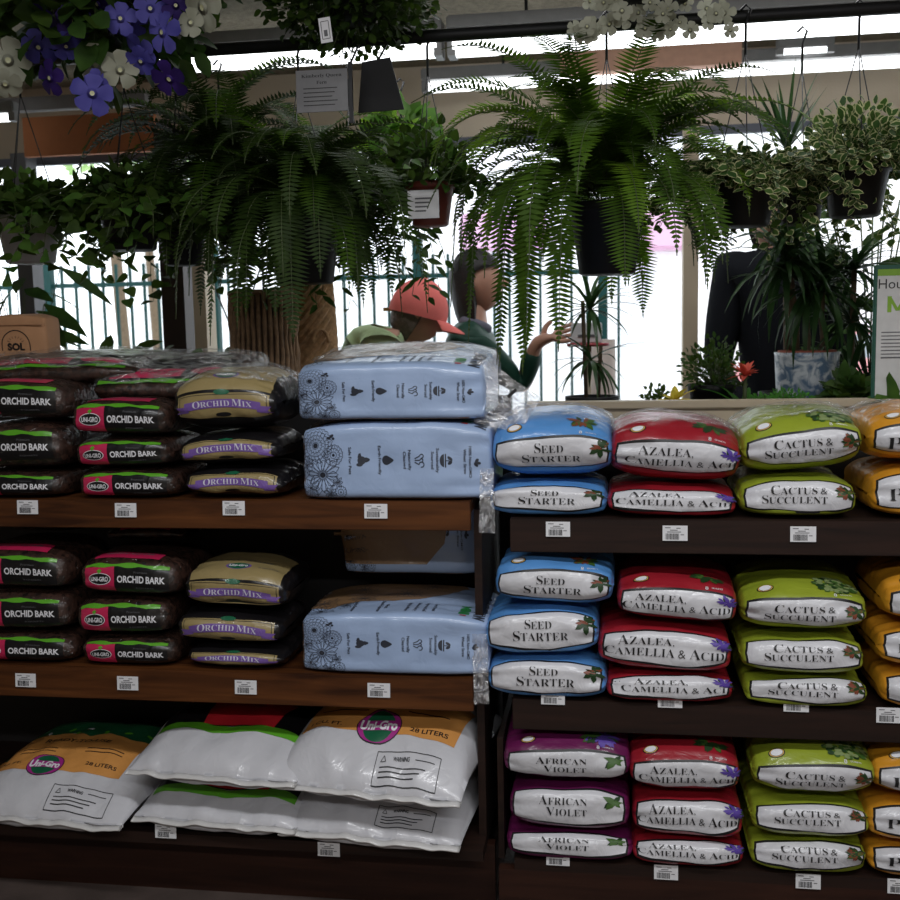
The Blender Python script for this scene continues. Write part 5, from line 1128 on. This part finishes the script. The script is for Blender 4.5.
# white box on a small red-edged pedestal table by the window
pr = at(588, 340, 1.35); t = thing('pedestal_table', 'small round table with a red edge behind the reaching hand', 'table', (pr.x, 1.35, 0)); z = at(588, 343, 1.35).z
MB().lathe([(.001, z-.012), (.075, z-.012), (.077, z-.006), (.075, z), (.001, z)], 32, cap=False).build('table_top', plain('red_table_edge', (.30, .02, .03), .5), t, True)
MB().tube([(.0, 0, .02), (0, 0, z-.012)], .012, 10).build('column', tanpaint, t, True); MB().lathe([(.12, 0), (.12, .012), (.02, .03)], 28).build('base', metal_dk, t, True)
bx = thing('display_box', 'small white box standing on the red edged table', 'box', (pr.x, 1.35, z+.001)); MB().box(-.060, .050, -.04, .04, 0, .072, 0, .003).build('carton', tagwhite, bx); MB().box(-.035, .03, -.0412, -.040, .02, .03).build('print', inkgrey, bx)
pr = at(600, 380, 1.7); o = MB().lathe([(.05, 0), (.05, .9), (.062, 1.0), (.055, 1.12), (.05, at(600, 340, 1.7).z)], 24).build('pale_pillar_stand', plain('pale_plaster', (.5, .42, .38), .7), None, True); o.location = (at(603, 370, 1.9).x, 1.9, 0); tag(o, 'pale plaster stand behind the pedestal table', 'stand')

# iron trellis behind the dark post
iron = plain('black_iron', (.012, .014, .014), .5); x0, x1 = at(204, 250, 1.9).x, at(262, 250, 1.9).x; z0, z1 = at(230, 420, 1.9).z, at(230, 180, 1.9).z
t = thing('iron_trellis', 'black wrought iron trellis with scrolls right of the tan post', 'trellis', ((x0+x1)/2, 1.9, 0)); w = (x1-x0)/2
for x in (-w, 0, w): MB().tube([(x, 0, 0), (x, 0, z1)], .006, 6).build('upright', iron, t, True)
for z in (z0, at(230, 262, 1.9).z, z1): MB().tube([(-w, 0, z), (w, 0, z)], .006, 6).build('crossbar', iron, t, True)
zc = at(230, 235, 1.9).z
for sg in (-1, 1): MB().tube([(sg*(w*.5+.045*math.cos(u)*(1-u/14)), 0, zc+.06*math.sin(u)*(1-u/14)) for u in [k*.5 for k in range(20)]], .005, 6).build('scroll', iron, t, True); MB().tube([(-sg*w, 0, at(230, 262, 1.9).z), (sg*w, 0, z0)], .004, 6).build('brace', iron, t, True)

# ------------------------------------------------------------------ outside: green picket fence, hedge, car and trees
fg = plain('teal_green_paint', (0.008, 0.045, 0.042), .6, spec=.2); YF = 5.2
def fence(xa, xb, label):
    za = at(100, 262, YF).z; zr = at(100, 285, YF).z; t = thing('picket_fence', label, 'fence', ((xa+xb)/2, YF, 0)); x = xa; k = 0; L0 = (xa+xb)/2
    while x < xb:
        big = k % 12 == 6
        if big: MB().box(x-L0-.035, x-L0+.035, -.035, .035, 0, za+.10).build('post', fg, t)
        else: MB().box(x-L0-.010, x-L0+.010, -.010, .010, 0.1, za-.02).build('picket', fg, t)
        x += .112; k += 1
    for z in (zr, .25): MB().box(xa-L0, xb-L0, -.015, .015, z-.018, z+.018).build('rail', fg, t)
xm = at(547, 300, YF).x
fence(at(-30, 300, YF).x, at(240, 300, YF).x, 'dark teal metal picket fence outside, left of the rope basket')
fence(at(330, 300, YF).x, xm+.6, 'dark teal metal picket fence outside, behind the two shoppers')
hq = random.Random(3)
def outdoor_bush(x, y, r, h, mat, label, n=500, size=.09, name='outdoor_shrub'):
    t = thing(name, label, 'shrub', (x, y, -.02)); lv = Leaves(); st = MB()
    for k in range(n):
        u = rv(hq).normalized()*(.6+.4*hq.random()); p = Vector((u.x*r, u.y*r*.6, h*.5+u.z*h*.5)); lv.leaf(p, u+rv(hq, .5), rv(hq), size, size*.7)
    for k in range(8): st.tube([(hq.uniform(-.3, .3)*r, 0, 0), (hq.uniform(-.6, .6)*r, 0, h*.7)], .012, 5)
    lv.build('foliage', [mat], t); st.build('stems', trunk_m, t)
pale_leaf = leafmat('pale_green_leaf', (.25, .42, .14), (.45, .60, .28), trans=.3)  # one pale green shared by hedges, shrubs and street trees
for i, (px, r, h, lb) in enumerate(((70, .36, .62, 'pale green low hedge behind the fence near the kraft bag'), (150, .34, .55, 'pale green low hedge behind the fence near the dark post'), (235, .36, .7, 'pale green low shrub seen behind the iron trellis'), (620, .45, .35, 'pale shrub across the road beside the big fern'))):
    outdoor_bush(at(px, 300, 7.0).x, 7.0, r, h, pale_leaf, lb)
pinkm = leafmat('pink_blossom', (.62, .30, .48), (.75, .48, .62), trans=.2)
bl = thing('roadside_building', 'pale building with faded pink awnings across the road', 'building', (at(600, 300, 17).x, 17, -.02)); MB().box(-9, 9, 0, 3, 0, 7).build('wall', plain('pale_render', (.9, .9, .9), .9), bl)
for px_ in (505, 650):
    c_ = at(px_, 232, 17)-bl.location; MB().box(c_.x-.75, c_.x+.75, -.6, 0, c_.z-.35, c_.z+.3, 0, .05).build('awning', plain('faded_pink_canvas', (.62, .38, .52), .8), bl)
    MB().box(c_.x-.65, c_.x+.65, -.02, 0, 1.0, c_.z-.6).build('shop_window', plain('pale_shop_glass', (.8, .82, .85), .5), bl)
def car(px, Y, col, label, L_=4.3):
    t = thing('parked_car', label, 'car', (at(px, 240, Y).x, Y, -.02)); body = plain('paint_'+col[0], col[1], .3, .8)
    prof = [(-2.1, .35), (-2.12, .7), (-1.95, .85), (-1.3, .92), (-.75, 1.38), (.55, 1.42), (1.25, .98), (1.95, .88), (2.12, .65), (2.1, .32)]
    V = [(x, y, z) for y in (-.8, .8) for x, z in prof]; n = len(prof); F = [tuple(range(n)), tuple(range(2*n-1, n-1, -1))]+[(i, n+i, n+(i+1) % n, (i+1) % n) for i in range(n)]
    mk('body', V, F, body, t, False); mk('window', [(x, -.81, z) for x, z in ((-1.15, .95), (-.7, 1.32), (.5, 1.35), (1.05, .98))], [(0, 1, 2, 3)], plain('car_glass', (.25, .28, .3), .1), t, False)
    for x in (-1.3, 1.35):
        for y in (-.78, .78):
            w_ = MB().tube([(x, y-.09, .31), (x, y+.09, .31)], .32, 20).build('wheel', black_pl, t); MB().tube([(x, y-.10, .31), (x, y+.10, .31)], .18, 14).build('hub', plain('alloy', (.5, .5, .5), .3, metal=.8), w_)
car(400, 15.5, ('pale_silver', (.6, .6, .62)), 'pale silver car parked across the road behind the wicker basket')
car(860, 15.5, ('pale_red', (.6, .25, .25)), 'faded red car parked across the road behind the creeping fig')
def street_tree(px, Y, label):
    t = thing('street_tree', label, 'tree', (at(px, 240, Y).x, Y, -.02)); MB().tube([(0, 0, 0), (.03, 0, 1.4), (-.02, 0, 2.6), (.1, 0, 3.8)], [.09, .07, .06, .04], 8).build('trunk', trunk_m, t, True); lv = Leaves()
    for k in range(500): u = rv(hq).normalized()*(.4+.6*hq.random()); lv.leaf(Vector((u.x*1.3, u.y*1.1, 4.3+u.z*.9)), u, rv(hq), .14, .09)
    lv.build('crown', [pale_leaf], t)
street_tree(116, 8.0, 'slim street tree behind the fence near the frame edge'); street_tree(150, 10.5, 'slim street tree behind the fence near the dark post')

# ------------------------------------------------------------------ people
def skin_mesh(verts, edges, sub=1, smooth=2):
    """verts = (pos, radius): one continuous tapered surface"""
    bm = bmesh.new(); sk = bm.verts.layers.skin.verify(); vs = []
    for i, (p, r) in enumerate(verts):
        v = bm.verts.new(p); v[sk].radius = (r, r) if not isinstance(r, tuple) else r; v[sk].use_root = (i == 0); vs.append(v)
    for a_, b_ in edges: bm.edges.new((vs[a_], vs[b_]))
    me = bpy.data.meshes.new('figure'); bm.to_mesh(me); bm.free(); o = bpy.data.objects.new('figure', me); C.objects.link(o)
    md = o.modifiers.new('s', 'SKIN'); md.use_smooth_shade = True; m2 = o.modifiers.new('d', 'SUBSURF'); m2.levels = m2.render_levels = sub+1
    if smooth: m3 = o.modifiers.new('e', 'SMOOTH'); m3.factor = 0.5; m3.iterations = smooth
    dg = bpy.context.evaluated_depsgraph_get(); e = o.evaluated_get(dg); r = e.to_mesh(); V = [v.co.copy() for v in r.vertices]; F = [tuple(p.vertices) for p in r.polygons]; e.to_mesh_clear()
    bpy.data.objects.remove(o); bpy.data.meshes.remove(me); return V, F
def head_mesh(c, face, up=Vector((0, 0, 1)), sc=1.0):
    """a head with brow, nose, lips, chin and ears looking along face"""
    face = Vector(face).normalized(); sd = face.cross(up).normalized(); up2 = sd.cross(face); V = []; F = []; n, m = 40, 30
    for i in range(m+1):
        ph = PI*i/m
        for j in range(n):
            th = 2*PI*j/n; x = math.sin(ph)*math.cos(th); y = math.sin(ph)*math.sin(th); z = math.cos(ph)
            X = x*.094; Y = y*.076; Z = z*.118
            if z < 0: X *= 1-.10*z*z; Y *= 1-.38*z*z; 
            if x < 0 and z < -.2: X *= 1+.5*(z+.2)
            f = max(0, x)**3
            g = lambda z0, w_: math.exp(-((z-z0)/w_)**2)*math.exp(-(y/.22)**2)
            X += f*(.030*g(-.16, .13)+.010*g(.02, .12)+.014*g(-.44, .07)+.012*g(-.58, .06)+.018*g(-.86, .12)-.006*g(-.30, .05))
            X -= max(0, x)**2*.010*math.exp(-((z-.03)/.09)**2)*math.exp(-((abs(y)-.34)/.14)**2)
            e = math.exp(-((x+.05)/.13)**2)*math.exp(-((z+.08)/.2)**2); Y += math.copysign(.014*e, y)
            V.append(Vector(c)+(face*X+sd*Y+up2*Z)*sc)
    for i in range(m):
        for j in range(n): F.append((i*n+j, i*n+(j+1) % n, (i+1)*n+(j+1) % n, (i+1)*n+j))
    return V, F
def join(*parts):
    V = []; F = []
    for v, f in parts: b = len(V); V += list(v); F += [tuple(i+b for i in ff) for ff in f]
    return V, F
def hand_chain(w, d, up, L=.18, spread=.35, curl=.35, thumb=1):
    """wrist w, direction d, palm-up direction: list of verts and edges appended to an arm"""
    d = d.normalized(); up = (up-d*up.dot(d)).normalized(); s = d.cross(up); V = []; E = []
    V.append((w+d*.05, (.034, .018))); V.append((w+d*.085, (.038, .017))); E.append((0, 1))
    for k, (off, ln) in enumerate(((-.030, .062), (-.010, .075), (.011, .080), (.031, .070))):
        b = len(V); dd = (d+s*off*spread*14).normalized(); p = w+d*.095+s*off; V.append((p, .0105)); E.append((1, b))
        p1 = p+dd*ln*.45; p2 = p1+(dd-up*curl*.6).normalized()*ln*.32; p3 = p2+(dd-up*curl).normalized()*ln*.26
        V += [(p1, .0095), (p2, .0085), (p3, .0075)]; E += [(b, b+1), (b+1, b+2), (b+2, b+3)]
    b = len(V); q0 = w+d*.035+s*.028*thumb; V += [(q0, .014), (q0+(d*.5+s*.8*thumb+up*.3).normalized()*.035, .0115), (q0+(d*.9+s*.7*thumb+up*.35).normalized()*.065, .009)]; E += [(0, b), (b, b+1), (b+1, b+2)]
    return V, E
skin_a = plain('light_skin', (.52, .27, .19), .55, var=.04); skin_b = plain('warm_skin', (.42, .22, .15), .55, var=.04); hair_b = plain('black_hair', (.008, .006, .006), .6, var=.3, scale=90, bump=.5); hair_g = plain('grey_brown_hair', (.13, .10, .08), .7, var=.3, scale=80, bump=.5)
cap_m = plain('coral_pink_cloth', (.78, .17, .15), .8, var=.05, scale=20, bump=.2); shirt_m = plain('pale_green_shirt', (.42, .55, .30), .85, bump=.3, bscale=20); jac = plain('dark_green_jacket', (.006, .042, .026), .6, spec=.3, bump=.4, bscale=25); dark_cl = plain('charcoal_jacket', (.009, .010, .013), .9, bump=.3, spec=.1); jeans = plain('dark_blue_trousers', (.03, .04, .07), .85); shoe = plain('dark_shoe', (.02, .02, .02), .6)
def person(label, base, hip, chest, neck, headc, face, arms, cloth, skinm, trousers=jeans, hair=None, up=Vector((0, 0, 1)), face_dir=0.0, bulk=1.0):
    """one continuous body (legs, trunk, arms, hands, neck, head) with clothing as its children; coordinates are in the world, base on the floor"""
    B = Vector(base); t = thing('person', label, 'person', B); r = lambda p: Vector(p)-B
    hx = Vector((math.cos(face_dir), math.sin(face_dir), 0)); sd = Vector((-hx.y, hx.x, 0))
    hip, chest, neck, headc = r(hip), r(chest), r(neck), r(headc); V = [(hip, .105)]; E = []
    V.append((hip.lerp(chest, .5), .10)); V.append((chest, .11)); V.append((chest.lerp(neck, .6), .085)); V.append((neck, .055)); V.append((neck.lerp(headc, .6), .05)); E += [(0, 1), (1, 2), (2, 3), (3, 4), (4, 5)]
    legs = []
    for sg in (-1, 1):
        b = len(V); h_ = hip+sd*sg*.085-Vector((0, 0, .06)); k_ = Vector((h_.x*.5, h_.y*.5, .48))+sd*sg*.05+hx*.02; a_ = Vector((0, 0, .09))+sd*sg*.10
        V += [(h_, .088), (k_, .058), (a_, .042), (a_+hx*.10-Vector((0, 0, .05)), .035), (a_+hx*.17-Vector((0, 0, .062)), .026)]; E += [(0, b), (b, b+1), (b+1, b+2), (b+2, b+3), (b+3, b+4)]; legs.append(b)
    armv = []
    for sg, el, wr_, hd, hup, th in arms:
        b = len(V); sh = chest.lerp(neck, .62)+sd*sg*.165; el, wr_ = r(el), r(wr_); V += [(sh, .046), (sh.lerp(el, .5), .047), (el, .042), (el.lerp(wr_, .5), .036), (wr_, .027)]; E += [(3, b), (b, b+1), (b+1, b+2), (b+2, b+3), (b+3, b+4)]
        hv, he = hand_chain(wr_, Vector(hd), Vector(hup), thumb=th); c = len(V); V += hv; E += [(b+4, c)]+[(i+c, j+c) for i, j in he]; armv.append(b)
    bv, bf = skin_mesh(V, E, 1); hv, hf = head_mesh(headc, face, up); hv, hf = join((bv, bf), (hv, hf)); mk('body', hv, hf, skinm, t, True)
    # clothing follows the same joints a little larger
    g = 1.16; CV = [(V[0][0], .14*bulk), (V[1][0], .145*bulk), (V[2][0], .165*bulk), (V[3][0], .135*bulk), (V[3][0].lerp(neck, .75), .082)]; CE = [(0, 1), (1, 2), (2, 3), (3, 4)]
    for b in armv:
        c = len(CV); CV += [(V[b][0], .092*bulk), (V[b+1][0], .072*bulk), (V[b+2][0], .062), (V[b+3][0], .053), (V[b+3][0].lerp(V[b+4][0], .85), .046)]; CE += [(3, c), (c, c+1), (c+1, c+2), (c+2, c+3), (c+3, c+4)]
    cv, cf = skin_mesh(CV, CE, 1, 14); top_ = mk('jacket' if cloth in (jac, dark_cl) else 'shirt', cv, cf, cloth, t, True)
    LV = [(hip+Vector((0, 0, .05)), .13), (hip, .135)]; LE = [(0, 1)]
    for b in legs: c = len(LV); LV += [(V[b][0], .10), (V[b+1][0], .072), (V[b+2][0]+Vector((0, 0, .02)), .062)]; LE += [(1, c), (c, c+1), (c+1, c+2)]
    cv, cf = skin_mesh(LV, LE, 1, 8); mk('trousers', cv, cf, trousers, t, True)
    for b in legs: cv, cf = skin_mesh([(V[b+2][0]-Vector((0, 0, .045))-hx*.02, .045), (V[b+3][0], .044), (V[b+4][0], .036)], [(0, 1), (1, 2)], 1); mk('shoe', [Vector((p.x, p.y, max(0.0, p.z))) for p in cv], cf, shoe, t, True)
    return t, headc
# woman in the green jacket, reaching to the right
YP = 1.72
hc = at(479, 283, YP); base = Vector((at(470, 400, YP).x, YP, 0)); nk = at(473, 318, YP); ch = Vector((base.x+.0, YP, nk.z-.20)); hp = Vector((base.x-.02, YP, .95))
wr1 = at(536, 343, YP-.10); el1 = at(523, 388, YP-.02)
t, h_ = person('person in a dark green jacket with black hair, reaching out one hand', base, hp, ch, nk, hc, (1, -.10, .08), [(-1, el1, wr1, (1, -.1, .30), (0, -.8, .6), -1), (1, at(480, 420, YP+.2), at(510, 440, YP+.1), (1, -.4, -.2), (0, 0, 1), -1)], jac, skin_b)
# long hair: shell over the back of the skull falling to the shoulders
def hair_shell(t, hc, face, r=(.112, .092, .128), cut=.25, length=.0, mat=hair_b, name='hair', wav=.006, zmin=-1):
    face = Vector(face).normalized(); up = Vector((0, 0, 1)); sd = face.cross(up).normalized(); up2 = sd.cross(face); V = []; F = []; n, m = 40, 26
    for i in range(m+1):
        ph = PI*i/m
        for j in range(n):
            th = 2*PI*j/n; x = math.sin(ph)*math.cos(th); y = math.sin(ph)*math.sin(th); z = math.cos(ph); k = noise.noise(Vector((x*3, y*12, z*2)))*wav
            X, Y, Z = x*(r[0]+k), y*(r[1]+k), z*(r[2]+k)
            if z < cut: X = min(X, .012+.02*z) if x > 0 else X
            if z < 0: Z -= length*(-z); Y *= 1+.15*(-z)
            V.append(Vector(hc)+face*X+sd*Y+up2*max(Z, zmin))
    for i in range(m):
        for j in range(n): F.append((i*n+j, i*n+(j+1) % n, (i+1)*n+(j+1) % n, (i+1)*n+j))
    return mk(name, V, F, mat, t, True)
hair_shell(t, h_-Vector((.012, 0, -.01)), (1, -.10, .08), (.110, .095, .128), .3, .13)
# hood / collar in grey
V, F = skin_mesh([(nk-base+Vector((-.05, -.06, -.01)), .028), (nk-base+Vector((.03, -.075, -.03)), .026), (nk-base+Vector((.075, -.03, -.05)), .022)], [(0, 1), (1, 2)], 1); mk('collar', V, F, plain('grey_lining', (.12, .12, .16), .8), t, True)
# person with the pink cap, bent over
YP = 1.42
hc = at(418, 314, YP); base = Vector((at(330, 400, YP).x, YP, 0)); nk = at(400, 340, YP); ch = Vector((at(376, 350, YP).x, YP, at(376, 352, YP).z)); hp = Vector((base.x, YP, .92)); fc = Vector((.9, .25, -.42))
t, h_ = person('person in a coral pink cap and pale green shirt, bending forward', base, hp, ch, nk, hc, fc, [(-1, ch+Vector((.08, -.12, -.30)), ch+Vector((.28, -.12, -.32)), (1, 0, -.1), (0, 0, 1), -1), (1, ch+Vector((.08, .2, -.28)), ch+Vector((.28, .16, -.32)), (1, 0, -.1), (0, 0, 1), 1)], shirt_m, skin_a)
hair_shell(t, h_, fc, (.100, .083, .122), .6, 0, hair_g)
f = fc.normalized(); upc = Vector((0, 0, 1)); sdc = f.cross(upc).normalized(); up2 = sdc.cross(f); V = []; F = []; n, m = 44, 16
axis = (up2-f*.16).normalized(); fx = sdc.cross(axis)*-1; fx = axis.cross(sdc)*-1 if fx.dot(f) < 0 else fx
for i in range(m+1):
    ph = PI*.54*i/m
    for j in range(n): th = 2*PI*j/n; V.append(h_+fx*(.112*math.sin(ph)*math.cos(th))+sdc*(.096*math.sin(ph)*math.sin(th))+axis*(.128*math.cos(ph)+.006))
for i in range(m):
    for j in range(n): F.append((i*n+j, i*n+(j+1) % n, (i+1)*n+(j+1) % n, (i+1)*n+j))
capo = mk('cap', V, F, cap_m, t, True, label='coral pink baseball cap'); V = []; F = []
for i in range(9):
    for j in range(15):
        u = (j/14-.5)*1.9; r_ = 1+.085/.112*(i/8)*math.cos(u*.85); V.append(h_+fx*(.108*math.cos(u)*r_)+sdc*(.092*math.sin(u)*(1+.1*i/8))+axis*(-.004-.024*(i/8)**1.4*1.0-.012*abs(u)*(i/8)))
b = len(V)
V += [v-axis*.003 for v in V]
for i in range(8):
    for j in range(14): k = i*15+j; F.append((k, k+1, k+16, k+15)); F.append((b+k, b+k+15, b+k+16, b+k+1))
for j in range(14): k = 8*15+j; F.append((k, k+1, b+k+1, b+k))
mk('brim', V, F, cap_m, capo, True); MB().lathe([(.002, .008), (.007, .006), (.009, 0)], 12).build('button', cap_m, capo, True).location = h_+axis*.134
MB().box(-.02, .02, -.002, .002, -.007, .007).build('strap_buckle', plain('brass', (.5, .3, .1), .4, metal=.8), capo).location = h_-fx*.112-axis*.01
# person in the dark jacket behind the dracaena
YP = 1.75
hc = at(772, 222, YP); base = Vector((at(785, 400, YP).x, YP, 0)); nk = at(775, 250, YP); ch = Vector((at(780, 300, YP).x, YP, at(780, 300, YP).z)); hp = Vector((base.x, YP, .98))
t, h_ = person('person in a dark jacket standing behind the dracaena', base, hp, ch, nk, hc, (-.3, -1, -.1), [(1, ch+Vector((.24, -.02, -.26)), ch+Vector((.16, -.22, -.40)), (-.5, -1, 0), (0, 0, 1), 1), (-1, ch+Vector((-.24, -.02, -.26)), ch+Vector((-.14, -.22, -.42)), (.4, -1, 0), (0, 0, 1), -1)], dark_cl, skin_b, face_dir=-1.7, bulk=1.3)
hair_shell(t, h_, (-.3, -1, -.1), (.104, .086, .126), .45, 0, hair_b)
